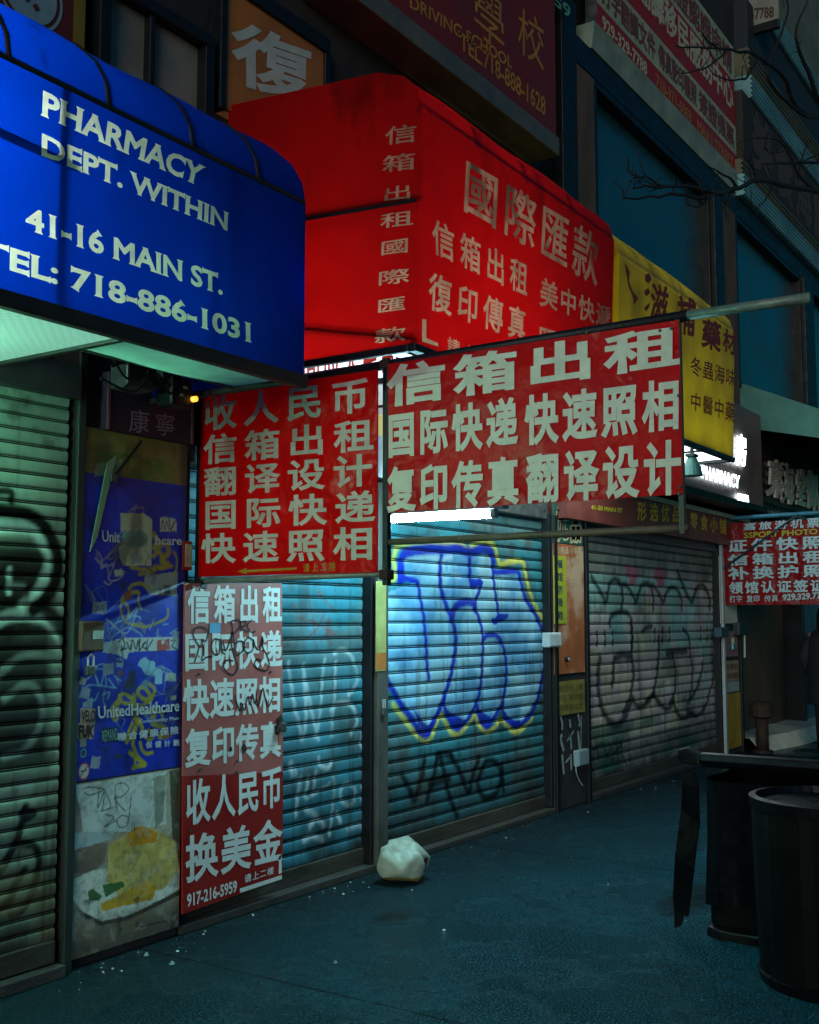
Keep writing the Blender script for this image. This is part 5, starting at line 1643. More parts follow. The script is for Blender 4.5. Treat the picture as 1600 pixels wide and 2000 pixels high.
# ================================================================== SHOP BOARDS AT THE RIGHT
zs_ = lambda *q: zp(q, 800, 500, 2.0)
PD = Plane(1, -.10)
t = thing('fascia_board', 'long dark brown fascia board with ochre Chinese characters above the shutters', 'sign', (11.2, 0, 2.4))
m = MB(); m.box(8.55, 13.62, -.098, .12, 2.44, 2.75)
for tx, q in (('形选优品', ((890, 958), (1056, 978), (1056, 1040), (890, 1032))), ('零食小铺', ((1096, 1000), (1236, 1030), (1236, 1088), (1096, 1062)))):
    letter(m, PD, tx, zs_(*q), 1, gw=.19, bold=.02)
letter(m, PD, '41-20 MAIN ST', zs_((708, 972), (830, 986), (830, 1004), (708, 990)), 2, bold=.02)
m.build('board', [mat('maroon_board', '#6e302a', .5, 0, .35, 3, .1), mat('ochre_print', '#d6a620', .5, 0, .4, 9, 0), mat('yellow_print', '#c2b428', .5, 0, .2, 9, 0)], t)
m = MB(); m.box(8.55, 13.62, -.125, -.10, 2.75, 2.80); m.build('top_trim', mat('pale_trim', '#a8a392', .5, .2, .3, 6, .1), t, .004)
t = thing('led_sign', 'brown sign with glaring white LED pharmacy letters beside the yellow awning', 'sign', (12.5, -.1, 2.95))
PE = Plane(1, -.32)
m = MB(); m.box(9.6, 13.6, -.30, .1, 2.93, 4.06)
m.build('case', mat('sign_brown', '#77605c', .5, 0, .25, 3, .05), t, .012)
zl = lambda *q: zp(q, 1320, 830, 7.406)
m = MB()
LED = glow('led_white', (.70, .93, 1.0), 5.5)
letter(m, PE, '房', zl((860, 125), (1010, 170), (1010, 600), (850, 560)), 0, off=-.012, bold=.035)
letter(m, PE, '药', zl((660, 60), (815, 110), (815, 545), (660, 500)), 0, off=-.012, bold=.035)
letter(m, PE, 'OMNI', zl((90, 520), (345, 570), (345, 755), (90, 690)), 0, off=-.012, bold=.03)
letter(m, PE, 'PHARMACY', zl((362, 575), (915, 735), (910, 925), (362, 772)), 0, off=-.012, bold=.03)
shape(m, PE, zl((885, 990), (1035, 1020), (1045, 1118), (880, 1085)), 0, off=-.012)
m.build('lit_letters', LED, t)
m = MB(); shape(m, PE, zl((270, 955), (395, 975), (395, 1005), (270, 985)), 0, off=-.004); m.build('red_led_strip', glow('led_red', (1.0, .06, .05), .8), t)
m = MB(); m.box(9.6, 13.66, -.33, .1, 2.85, 2.93); m.build('under_rail', M_BLACK, t, .01)
t = thing('flood_lamp', 'ribbed teal flood lamp on a black stem below the yellow awning', 'lamp', (8.6, -1.1, 2.8))
q = at(1352, 905, 1, -1.2)
m = MB(); m.tube([(q.x, -1.2, q.z - .10), (q.x, -1.2, q.z - .02), (q.x, -1.2, q.z + .06)], [.085, .065, .03], 16); m.build('shade', M_TEALPAINT, t, smooth=False)
m = MB(); m.tube([(q.x, -1.2, q.z + .06), (q.x, -1.2, q.z + .17)], .016, 8); m.build('stem', M_BLACK, t)
m = MB(); m.box(q.x - .05, q.x + .05, -1.24, -1.16, q.z + .05, q.z + .075); m.build('collar', M_BLACK, t, .006)

# dark shop front beyond, silver characters
t = thing('dark_fascia', 'black slatted shop fascia with raised silver Chinese characters', 'sign', (15.5, 0, 2.85))
PF = Plane(1, -.12)
m = MB(); m.box(13.72, 20, -.10, .1, 2.90, 3.98)
for i in range(9):
    m.box(13.72, 20, -.115, -.10, 2.95 + i * .115, 3.02 + i * .115, 1)
m.build('slats', [M_BLACK, mat('slat_dark', '#35322f', .45, .3, .4, 6, .2, 40, stretch=(.2, 1, 1))], t)
M_SIL = mat('silver_letter', '#d9d2c9', .3, .15, .4, 10, .1)
zq = lambda *q: zp(q, 1420, 720, 6.6667)
for ch, q in (('東', ((535, 1170), (735, 1240), (735, 1700), (510, 1640))), ('海', ((690, 1230), (850, 1270), (850, 1770), (690, 1730))), ('堂', ((890, 1310), (1010, 1340), (1010, 1810), (890, 1770))),
              ('御', ((1035, 1330), (1160, 1370), (1160, 1850), (1035, 1800))), ('品', ((1185, 1400), (1290, 1430), (1290, 1890), (1185, 1850)))):
    m = MB()
    lo = row_loops(ch, PF.quad(*zq(*q)), bold=.03)
    v, f = fill(lo)
    n = len(v)
    m.add([PF.p3(p_, -.03) for p_ in v] + [PF.p3(p_, .0) for p_ in v], f + [tuple(reversed([i + n for i in k])) for k in f])
    for lp, s_ in lo:
        b0 = [PF.p3(p_, -.03) for p_ in lp]; b1 = [PF.p3(p_, .0) for p_ in lp]; k = len(lp)
        m.add(b0 + b1, [(i, (i + 1) % k, (i + 1) % k + k, i + k) for i in range(k)])
    m.build('raised_character', M_SIL, t)
m = MB(); letter(m, PF, 'TUNG HOI TONG', zq((490, 1840), (1000, 1900), (1000, 1960), (490, 1890)), 0, bold=.0); m.build('small_lettering', M_SIL, t)

# far hanging banner
t = thing('sign_frame', 'blue pipe frame with diagonal stay holding the far red banner', 'frame', (13.4, -.5, 2.8))
XB = 12.95
PBN = Plane(0, XB - .006)
M_BP = mat('blue_pipe', '#3f7f98', .45, .3, .3, 9, .1)
zf = lambda *q: zp(q, 1250, 900, 4.571)
p3 = lambda q, o=0: PBN.p3(PBN.px(*q), o)
m = MB(); a = p3(zf((930, 505))[0], .02); b_ = (a[0], -1.5, a[2] + .02); m.tube([(a[0], .0, a[2]), a, b_], .024, 10); m.build('top_pipe', M_BP, t)
m = MB(); m.tube([p3(c_, -.05) for c_ in zf((725, 985), (1420, 485))], .013, 8); m.build('diagonal_stay', mat('stay_dark', '#1f3a4c', .5, .3), t)
t = thing('hanging_sign', 'far red banner with pale blue Chinese characters and yellow PHOTO line', 'sign', (13.4, -.6, 1.75))
m = MB(); m.box(XB - .004, XB + .004, -1.25, .0, 1.745, 2.70)
M_LB = mat('pale_blue_letters', '#a5c6cc', .45, 0, .2, 9, 0)
for tx, q, mi, kw in (('嘉旅游机票', ((930, 560), (1605, 505), (1605, 592), (930, 620)), 1, dict(gw=.16, bold=.02)), ('SSPORT PHOTO', ((930, 640), (1588, 605), (1588, 655), (930, 692)), 2, dict(bold=.02)),
                      ('证件快照', ((780, 708), (1640, 670), (1640, 780), (785, 815)), 1, dict(gw=.21, bold=.03)), ('信箱出租', ((790, 840), (1650, 800), (1650, 905), (795, 935)), 1, dict(gw=.21, bold=.03)),
                      ('补换护照', ((795, 955), (1650, 925), (1650, 1030), (800, 1060)), 1, dict(gw=.21, bold=.03)), ('领馆认证签证', ((800, 1085), (1650, 1060), (1650, 1165), (805, 1185)), 1, dict(gw=.14, bold=.03)),
                      ('打字', ((803, 1205), (915, 1203), (915, 1260), (803, 1265)), 1, dict(bold=.01)), ('复印', ((955, 1203), (1070, 1200), (1070, 1258), (955, 1262)), 1, dict(bold=.01)), ('传真', ((1115, 1200), (1235, 1197), (1235, 1255), (1115, 1260)), 1, dict(bold=.01)),
                      ('929.329.77', ((1275, 1192), (1620, 1172), (1620, 1232), (1275, 1250)), 1, dict(bold=.03))):
    letter(m, PBN, tx, zf(*q), mi, off=-.004, **kw)
m.build('banner_sheet', [vinyl('far_red_vinyl', '#8a1418', .25, .1, .3), M_LB, mat('lime_letters', '#aab22c', .5)], t)

# ================================================================== UPPER SIGNS
zu = lambda *q: zp(q, 1000, 0, 2.6667)
YU = -.03
PU = Plane(1, YU)
t = thing('upper_sign', 'long red and white banded sign of Chinese characters above the teal window', 'sign', (11.3, -.1, 7.0))
a, b_ = PU.px(1168, 63), PU.px(1440, 345)
zb0 = a[1]
m = MB(); m.box(a[0], b_[0], YU + .003, .099, zb0, zb0 + 1.75)
bands = [(0.0, .30, 2), (.30, .68, 3), (.68, .84, 2), (.84, 1.28, 2), (1.28, 1.75, 3)]
for b0, b1, mi in bands:
    m.box(a[0], b_[0], YU, YU + .003, zb0 + b0, zb0 + b1 - .002, mi)
def uvrow(tx, u0, u1, v0, v1, mi, **kw):
    for vs, fs in [fill(row_loops.__wrapped__(tx, u0, u1, v0, v1, **kw))] if hasattr(row_loops, '__wrapped__') else [fill(rl_uv(tx, u0, u1, v0, v1, **kw))]:
        m.add([PU.p3(v, -.004) for v in vs], fs, mi)
def rl_uv(tx, u0, u1, v0, v1, **kw):
    return row_loops(tx, [(u0, v1), (u1, v1), (u1, v0), (u0, v0)], **kw)
X0, X1 = a[0], b_[0]
uvrow('929-329-7788', X0 + .1, X0 + 1.25, zb0 + .08, zb0 + .23, 1, bold=.03)
uvrow('718-971-6868', X0 + 1.5, X0 + 2.6, zb0 + .08, zb0 + .23, 4, bold=.03)
uvrow('MAIN STREET', X0 + 2.8, X1 - .15, zb0 + .08, zb0 + .22, 4, bold=.03)
uvrow('打字翻譯文件', X0 + .1, X0 + 1.5, zb0 + .36, zb0 + .62, 5, bold=.03)
uvrow('傳真影印護照', X0 + 1.6, X0 + 2.8, zb0 + .36, zb0 + .62, 5, bold=.03)
uvrow('簽證機票', X0 + 2.9, X1 - .1, zb0 + .36, zb0 + .62, 5, bold=.03)
uvrow('公證翻譯移民服務中心', X0 + .2, X1 - .1, zb0 + .86, zb0 + 1.24, 1, bold=.03)
uvrow('護照簽證公證認證申請', X0 + .2, X1 - .1, zb0 + 1.34, zb0 + 1.68, 5, bold=.03)
m.build('sign_face', [M_STEEL, M_PALE, mat('band_red', '#a3190f', .6, 0, .3, 3, .05), mat('band_white', '#a9ac8c', .6, 0, .3, 3, .05), mat('band_orange', '#b5703c', .6), mat('brick_letters', '#7c3a30', .6)], t)
m = MB(); m.box(X0 - .02, X1 + .02, YU - .02, YU + .02, zb0 - .03, zb0 - .001); m.build('bottom_trim', M_STEEL, t, .004)

zo = lambda *q: zp(q, 400, 0, 2.6667)
t = thing('upper_sign', 'big maroon sign with ochre school lettering above the red awning', 'sign', (7, -.1, 5.7))
YS = -.2
PS = Plane(1, YS)
a = PS.px(1087, 293)
m = MB(); m.box(5.15, a[0], YS, .06, a[1] + .1, a[1] + 2.6)
letter(m, PS, '學', ((925, -40), (985, 5), (985, 115), (925, 60)), 1, bold=.0); letter(m, PS, '校', ((1012, 10), (1062, 45), (1062, 140), (1012, 100)), 1, bold=.0)
letter(m, PS, 'DRIVING SCHOOL', ((800, -12), (1000, 112), (1000, 135), (800, 15)), 1, bold=.02)
letter(m, PS, 'TEL.718-888-1628', ((898, 60), (1065, 190), (1065, 228), (898, 95)), 1, bold=.02)
m.build('sign_face', [mat('maroon_sign', '#76160f', .6, 0, .3, 3, .05), mat('dull_ochre', '#b57a2c', .6)], t)
m = MB(); m.box(5.15, a[0], YS - .03, .06, a[1] - .06, a[1] + .098); m.build('bottom_frame', mat('grey_brown_frame', '#6b645c', .5, .3, .4, 5, .1), t, .008)

t = thing('upper_sign', 'square orange sign with one brushed white Chinese character', 'sign', (4.85, -.02, 4.5))
YO = -.03
PO = Plane(1, YO)
a, b_ = PO.px(441, 40), PO.px(632, 100)
m = MB(); m.box(a[0], b_[0], YO, .058, 4.42, PO.px(632, 102)[1])
letter(m, PO, '復', ((458, 40), (606, 92), (602, 205), (462, 160)), 1, bold=.026)
m.build('sign_face', [mat('dull_orange', '#a8652a', .6, 0, .35, 3, .05), mat('chalk_white', '#b7bdb6', .6, 0, .2, 9, 0)], t)
m = MB(); zt = PO.px(632, 102)[1]; m.box(a[0] - .05, b_[0] + .05, YO - .02, .058, zt + .002, zt + .10); m.box(b_[0] + .001, b_[0] + .06, YO - .018, .058, 4.4, zt); m.box(a[0] - .05, a[0] - .001, YO - .018, .058, 4.4, zt)
m.build('sign_frame', M_BLACK, t, .006)

t = thing('upper_sign', 'dark red sign with pale round emblem and yellow edge at the top left', 'sign', (2.5, -.02, 4.1))
YE = -.03
PE2 = Plane(1, YE)
x_r, x_y = PE2.px(143, 50)[0], PE2.px(166, 50)[0]
m = MB(); m.box(.8, x_r, YE, .058, 3.9, 6.0); m.box(x_r + .001, x_y, YE, .058, 3.9, 6.0, 1)
cc = PE2.px(58, -18)
rr = (PE2.px(122, 10)[0] - cc[0])
def disc(r0, r1, mi, off):
    N = 48
    V = [PE2.p3((cc[0] + r * math.cos(2 * math.pi * k / N), cc[1] + r * math.sin(2 * math.pi * k / N)), off) for r in (r0, r1) for k in range(N)]
    m.add(V, [(k, (k + 1) % N, (k + 1) % N + N, k + N) for k in range(N)], mi)
disc(.0001, rr * .82, 2, -.003); disc(rr * .92, rr * 1.0, 2, -.003)
for (u, v, s_) in ((.18, -.35, .11), (-.1, -.25, .10), (.35, .05, .12), (-.3, .2, .12)):
    x, z = cc[0] + u * rr, cc[1] + v * rr
    m.add([PE2.p3(p_, -.006) for p_ in ((x - s_ * rr, z), (x, z - s_ * rr), (x + s_ * rr, z), (x, z + s_ * rr))], [(0, 1, 2, 3)], 0)
m.build('sign_face', [mat('oxblood', '#5a140e', .6, 0, .3, 3, .05), mat('mustard_edge', '#7d661c', .6, 0, .3, 3, .05), mat('pale_emblem', '#7f9aa2', .6, 0, .3, 5, .05)], t)

t = thing('upper_sign', 'small dark green sign ending in number 59 beside the brown pier', 'sign', (8.8, -.1, 7.2))
PG = Plane(1, -.1)
a, b_ = PG.px(1055, 0), PG.px(1128, 55)
m = MB(); m.box(7.9, b_[0], -.1, .05, 7.25, 8.4)
letter(m, PG, '59', ((1082, -12), (1114, 12), (1114, 40), (1082, 8)), 1, bold=.02)
m.build('sign_face', [mat('dark_green_sign', '#16302c', .5), mat('mint_letters', '#6fa58a', .5)], t)

t = thing('upper_sign', 'pale hanging sign with a phone number near the top of the picture', 'sign', (14, -1, 9.4))
PH = Plane(0, 14.6)
m = MB(); c4 = [PH.px(*k) for k in ((1400, 20), (1513, 14), (1518, 40), (1420, 62))]
m.box(14.6, 14.66, c4[1][0] - .05, c4[0][0], c4[3][1] - .02, c4[3][1] + 1.2)
letter(m, PH, '929-329-7788', ((1405, 22), (1512, 12), (1512, 34), (1408, 48)), 1, off=-.004, bold=.03)
m.build('sign_face', [mat('pale_sign', '#8a877a', .6, 0, .3, 4, .05), mat('brown_letters', '#4a3020', .6)], t)
m = MB(); m.box(14.59, 14.67, c4[1][0] - .05, c4[0][0] + .02, c4[3][1] - .14, c4[3][1] - .021); m.build('bottom_rail', M_BLACK, t, .01)

t = thing('upper_sign', 'dark brown textured sign with raised weathered characters above the fluted ledge', 'sign', (16, -.05, 7.5))
PT = Plane(1, -.1)
m = MB(); m.box(13.9, 30, -.10, .09, 7.43, 8.395)
for i, ch in enumerate('美食海鮮酒家大飯店'):
    for vs, fs in [fill(row_loops(ch, [(14.3 + i * 1.05, 8.3), (15.2 + i * 1.05, 8.3), (15.2 + i * 1.05, 7.52), (14.3 + i * 1.05, 7.52)], bold=.04))]:
        m.add([PT.p3(v, -.006) for v in vs], fs, 1)
m.build('sign_face', [mat('burnt_brown', '#33261e', .7, 0, .5, 6, .5, 30), mat('bark_brown', '#54402f', .7, 0, .5, 9, .4, 40)], t)

# ================================================================== STREET THINGS
# bin
t = thing('trash_bin', 'large black trash bin with flared rim and liner bag at the right edge', 'bin', (5.9, -3.0, 0))
M_BIN = mat('bin_black', '#070609', .4, 0, .3, 8, .1, 30, spec=.3)
M_LINER = mat('liner_black', '#08080d', .32, 0, .1, 6, .8, 9, spec=.2)
M_PANEL = mat('bin_panel', '#050505', .6, 0, .3, 6, .2, 40, spec=.15)
oct_ = [(5.30, -2.44), (5.30, -3.80), (5.36, -3.88), (5.89, -3.88), (5.95, -3.80), (5.95, -2.44), (5.89, -2.36), (5.36, -2.36)]
def ring(z, k=1.0):
    cx_, cy_ = 5.625, -3.12
    return [(cx_ + (x - cx_) * k, cy_ + (y - cy_) * k, z) for x, y in oct_]
m = MB()
R_ = [ring(.03, .97), ring(.10, 1.0), ring(.78, .985)]
m.add([p_ for r in R_ for p_ in r], [(i * 8 + k, i * 8 + (k + 1) % 8, (i + 1) * 8 + (k + 1) % 8, (i + 1) * 8 + k) for i in range(2) for k in range(8)] + [tuple(range(8))])
m.build('body', M_PANEL, t, .012)
m = MB(); m.add(ring(.0, 1.03) + ring(.07, 1.02), [(k, (k + 1) % 8, (k + 1) % 8 + 8, k + 8) for k in range(8)] + [tuple(range(8)), tuple(range(8, 16))]); m.build('base_ring', M_BIN, t, .01)
# liner bag pulled over the rim, hanging in folds
N = 96
V, Fc = [], []
levels = [.80, .74, .64, .50, .32, .20]
def octp(u):
    L = [0]
    for k in range(8): L.append(L[-1] + math.dist(oct_[k], oct_[(k + 1) % 8]))
    s_ = u * L[-1]
    for k in range(8):
        if s_ <= L[k + 1]:
            f_ = (s_ - L[k]) / (L[k + 1] - L[k]); a_, b__ = oct_[k], oct_[(k + 1) % 8]
            return a_[0] + (b__[0] - a_[0]) * f_, a_[1] + (b__[1] - a_[1]) * f_
for i, z in enumerate(levels[:6]):
    for k in range(N):
        x, y = octp(k / N)
        d_ = Vector((x - 5.625, y + 3.12, 0)); d_.normalize()
        w = .012 + .03 * mnoise.noise((x * 5, y * 5, z * 2.0)) + .018 * math.sin(k * 1.7) * (i / 5)
        zz_ = z + (.05 * mnoise.noise((x * 4, y * 4, 3)) if i == 5 else 0)
        V.append((x + d_.x * w, y + d_.y * w, zz_))
for i in range(5):
    for k in range(N):
        Fc.append((i * N + k, i * N + (k + 1) % N, (i + 1) * N + (k + 1) % N, (i + 1) * N + k))
m = MB(); m.add(V, Fc); o = m.build('liner_bag', M_LINER, t, smooth=True)
m = MB()
rim = [(5.285, .865), (5.265, .88), (5.25, .905), (5.262, .935), (5.29, .942), (5.33, .925), (5.33, .88)]
m.prism(rim, -2.36, -3.9, 'y'); m.build('rim', M_BIN, t, .006, )
m = MB(); m.prism([(-2.27, .88), (-2.245, .905), (-2.25, .95), (-2.285, .96), (-2.36, .93), (-2.36, .88)], 5.25, 5.34, 'x'); m.build('rim', M_BIN, t, .006)
m = MB(); m.add([(x, y, z) for y in (-2.30, -3.9) for x, z in ((5.33, .90), (5.33, .925), (5.97, .815), (5.97, .79))], [(0, 1, 2, 3), (7, 6, 5, 4), (0, 4, 5, 1), (1, 5, 6, 2), (2, 6, 7, 3), (3, 7, 4, 0)]); m.build('lid', M_BIN, t, .008)
t.location += Vector((.33, .125, -.022))
t = thing('trash_barrel', 'rounded dark ribbed trash barrel in front of the large black bin', 'barrel', (5.27, -2.94, 0))
BX, BY, SG = 5.27, -2.94, 40
def bring(z, r, wav=0.0):
    return [(BX + (r + (wav if (k % 5) else -wav)) * math.cos(2 * math.pi * k / SG), BY + (r + (wav if (k % 5) else -wav)) * math.sin(2 * math.pi * k / SG), z) for k in range(SG)]
def revolve(rs):
    m = MB(); m.add([p_ for r in rs for p_ in r], [(i * SG + k, i * SG + (k + 1) % SG, (i + 1) * SG + (k + 1) % SG, (i + 1) * SG + k) for i in range(len(rs) - 1) for k in range(SG)] + [tuple(range(SG)), tuple((len(rs) - 1) * SG + k for k in range(SG))]); return m
revolve([bring(.05, .315, .004), bring(.4, .33, .004), bring(.76, .335, .004)]).build('body', mat('barrel_dark', '#060505', .6, 0, .3, 5, .2, 30, spec=.15), t)
revolve([bring(0, .32), bring(.045, .33), bring(.05, .31)]).build('base_ring', M_BIN, t)
revolve([bring(.755, .345), bring(.80, .35), bring(.805, .32), bring(.775, .31)]).build('rim', M_BIN, t)
t = thing('hanging_strip', 'long torn black plastic strip hanging from the left corner of the trash bin', 'plastic strip', (5.4, -2.28, .9))
PQ = Plane(0, 5.60)
pts = zp([(465, 340), (520, 350), (548, 460), (545, 700), (520, 980), (490, 1180), (470, 1310), (445, 1290), (425, 1370), (390, 1375), (385, 1290), (378, 1170), (400, 900), (430, 600), (450, 430)], 1200, 1400, 3.333)
v, f = fill([[tuple(PQ.px(*c_)) for c_ in pts]])
n = len(v); m = MB()
m.add([PQ.p3(p_, .012 * math.sin(p_[1] * 14)) for p_ in v] + [PQ.p3(p_, .02 + .012 * math.sin(p_[1] * 14)) for p_ in v], f + [tuple(reversed([i + n for i in k])) for k in f])
m.build('strip', M_LINER, t)

# crumpled white bag by the shutters
t = thing('trash_bag', 'crumpled white food bag with red smear lying by the shutter', 'bag', (5.9, -.2, 0))
bm = bmesh.new()
bmesh.ops.create_icosphere(bm, subdivisions=4, radius=1.0)
planes = [(Vector((-.75, -.45, .55)), .80), (Vector((.62, -.40, .62)), .80), (Vector((.95, -.25, .05)), .84), (Vector((-.95, -.1, -.1)), .86), (Vector((-.3, -.9, -.1)), .80), (Vector((.35, -.88, -.25)), .82),
          (Vector((-.2, -.1, .97)), .88), (Vector((0, .9, .2)), .75), (Vector((-.6, -.3, -.75)), .80), (Vector((.6, -.2, -.75)), .86)]
for v in bm.verts:
    d_ = v.co.normalized()
    r = 1.05
    for nn_, dd_ in planes:
        k_ = d_.dot(nn_.normalized())
        if k_ > .05: r = min(r, dd_ / k_)
    r += .04 * mnoise.noise(d_ * 2.2) + .07 * (.3 - abs(mnoise.noise(d_ * 2.8 + Vector((5, 2, 1))))) + .045 * (.3 - abs(mnoise.noise(d_ * 6.1))) + .012 * mnoise.noise(d_ * 14)
    kn = Vector((-.55, .05, .83)).normalized(); ca = max(-1, min(1, d_.dot(kn))); an = math.acos(ca)
    e1_ = kn.orthogonal().normalized(); e2_ = kn.cross(e1_)
    ph = math.atan2(d_.dot(e2_), d_.dot(e1_))
    r *= 1 + .075 * math.sin(7 * ph + 2.5 * mnoise.noise(d_ * 2)) * max(0, 1 - an / 1.5) * min(1, an / .25)
    r += .20 * math.exp(-(an / .16) ** 2) - .05 * math.exp(-((an - .33) / .16) ** 2)
    cr = abs(d_.x * .85 + d_.z * .50 + d_.y * .25 - .12)
    if d_.y < .3 and d_.z > -.55: r -= .26 * max(0, 1 - cr * 4.5)
    v.co = d_ * r
vs = [v.co.copy() for v in bm.verts]
mn = min(v.z for v in vs)
m = MB()
bm.verts.ensure_lookup_table()
V = [(5.80 + v.x * .195 + v.y * .02, -.30 + v.y * .16, (v.z * .138 + .118 if v.z > -.72 else .021 + (v.z + .72) * .03)) for v in vs]
Fc = [tuple(q_.index for q_ in fc.verts) for fc in bm.faces]
m.add(V, Fc)
for i, fc in enumerate(m.f):
    cx_ = sum(m.v[k][0] for k in fc) / 3; cz_ = sum(m.v[k][2] for k in fc) / 3
    dx_, dz_ = cx_ - 5.85, cz_ - .10
    if abs(dx_ + .5 * dz_ - .015) < .02 and -.035 < dz_ < .04 and sum(m.v[k][1] for k in fc) / 3 < -.36: m.m[i] = 1
    elif cz_ < .045: m.m[i] = 2
bm.free()
m.build('bag', [mat('bag_white', '#c3cbbb', .38, 0, .2, 9, .6, 28, trans=.35), mat('bag_red', '#8f3a34', .5), mat('bag_stain', '#8a7a3c', .7, 0, .4, 20)], t, smooth=True)

# doorway step and standpipe
m = MB()
V = []
N = 14
top = [onz(1470 + 120 * i / N, 1452 - 36 * i / N, .16) for i in range(N + 1)]
for i in range(N + 1):
    x = 13.5 + 4.2 * i / N
    yf = -.16 - .30 * math.sin(math.pi * min(1, (i + 1) / N * .75)) - .05 * mnoise.noise((x, 0, 0))
    V += [(x, .2, .17 + .02 * mnoise.noise((x * 2, 1, 0))), (x, yf + .12, .16 + .02 * mnoise.noise((x * 2, 2, 0))), (x, yf, .02), (x, yf - .03, -.02)]
m.add(V, [(i * 4 + k, i * 4 + k + 1, (i + 1) * 4 + k + 1, (i + 1) * 4 + k) for i in range(N) for k in range(3)])
tag(m.build('doorway_ramp', mat('pale_concrete', '#d2d2be', .85, 0, .35, 5, .7, 25)), 'pale rough concrete ramp in front of the brown doorway', 'ramp')
t = thing('standpipe', 'short dark capped standpipe by the doorway', 'pipe', (13.55, -.22, 0))
m = MB(); m.tube([(13.55, -.22, 0), (13.55, -.22, .40)], .075, 14); m.build('pipe', M_RUST, t, smooth=True)
m = MB(); m.tube([(13.55, -.22, .40), (13.55, -.22, .43), (13.55, -.22, .56), (13.55, -.22, .60)], [.085, .14, .14, .10], 14); m.build('cap', M_RUST, t)
m = MB(); m.tube([(13.55, -.22, .0), (13.55, -.22, .03)], .12, 14); m.build('flange', M_RUST, t)

# litter along the wall foot
m = MB()
for i in range(120):
    if i < 85:
        x = 3.3 + 8.5 * rng.random() ** 1.3; y = -.04 - .22 * rng.random() ** 2
    else:
        x = 2.6 + 6.5 * rng.random(); y = -.2 - 2.2 * rng.random()
    s_ = .003 + .008 * rng.random() ** 3
    a_ = rng.random() * 6.28
    ux, uy = math.cos(a_) * s_, math.sin(a_) * s_
    h_ = .002 + s_ * .5
    m.add([(x - ux, y - uy, .001), (x + uy, y - ux, .001), (x + ux, y + uy, .001), (x - uy * .7, y + ux, .001), (x, y, h_)], [(0, 1, 4), (1, 2, 4), (2, 3, 4), (3, 0, 4)], i % 3)
o = m.build('litter', [mat('crumb_pale', '#b5bfbd', .5), mat('crumb_grey', '#7f8c8a', .5), mat('crumb_white', '#d5dcd8', .4)])
tag(o, 'small pale crumbs of litter scattered along the wall foot', 'litter', kind='stuff')
# paper scraps
for (px, py, s_) in ((285, 1868, .016), (655, 1883, .014), (335, 1885, .018)):
    q = onz(px, py, 0)
    m = MB(); m.add([(q.x - s_, q.y - s_ * .4, .004), (q.x + s_ * .3, q.y - s_, .006), (q.x + s_, q.y + s_ * .3, .012), (q.x - s_ * .2, q.y + s_ * .8, .004), (q.x, q.y, .02)], [(0, 1, 4), (1, 2, 4), (2, 3, 4), (3, 0, 4)])
    tag(m.build('paper_scrap', mat('scrap', '#7f9a9a', .5)), 'crushed pale paper scrap on the pavement near the tall sign', 'paper scrap', 'paper scraps on the pavement')

# bare street tree, trunk out of view to the right
def limb(pts, r0, r1, seg=7, wob=.02):
    p_ = spline([tuple(q) for q in pts], 6)
    n_ = len(p_)
    return [tuple(Vector(p_[i]) + Vector((mnoise.noise((p_[i][0] * 5, p_[i][2] * 5, 1)), mnoise.noise((p_[i][0] * 5, p_[i][2] * 5, 9)), mnoise.noise((p_[i][0] * 5, p_[i][2] * 5, 5)))) * wob) for i in range(n_)], [r0 + (r1 - r0) * i / (n_ - 1) for i in range(n_)], seg
t = thing('street_tree', 'bare dark street tree reaching thin branches in from the right', 'tree', (10.2, -3.9, 0))
M_BARK = mat('wet_bark', '#1b1917', .8, 0, .5, 12, .6, 40)
YT = -2.2
def T(px, py, y=YT): return ony(px, py, y)
m = MB()
join = Vector((10.2, -3.55, 4.6))
m.tube(*limb([(10.2, -3.9, 0), (10.22, -3.85, 1.8), (10.15, -3.7, 3.4), join], .15, .09, 12)); m.build('trunk', M_BARK, t, smooth=True)
m = MB()
main = [join, T(1640, 385), T(1590, 372), T(1530, 362), T(1480, 352), T(1440, 368), T(1400, 378), T(1360, 366), T(1300, 364), T(1238, 366)]
m.tube(*limb(main, .026, .005, 7, .01)); m.build('branch', M_BARK, t, smooth=True)
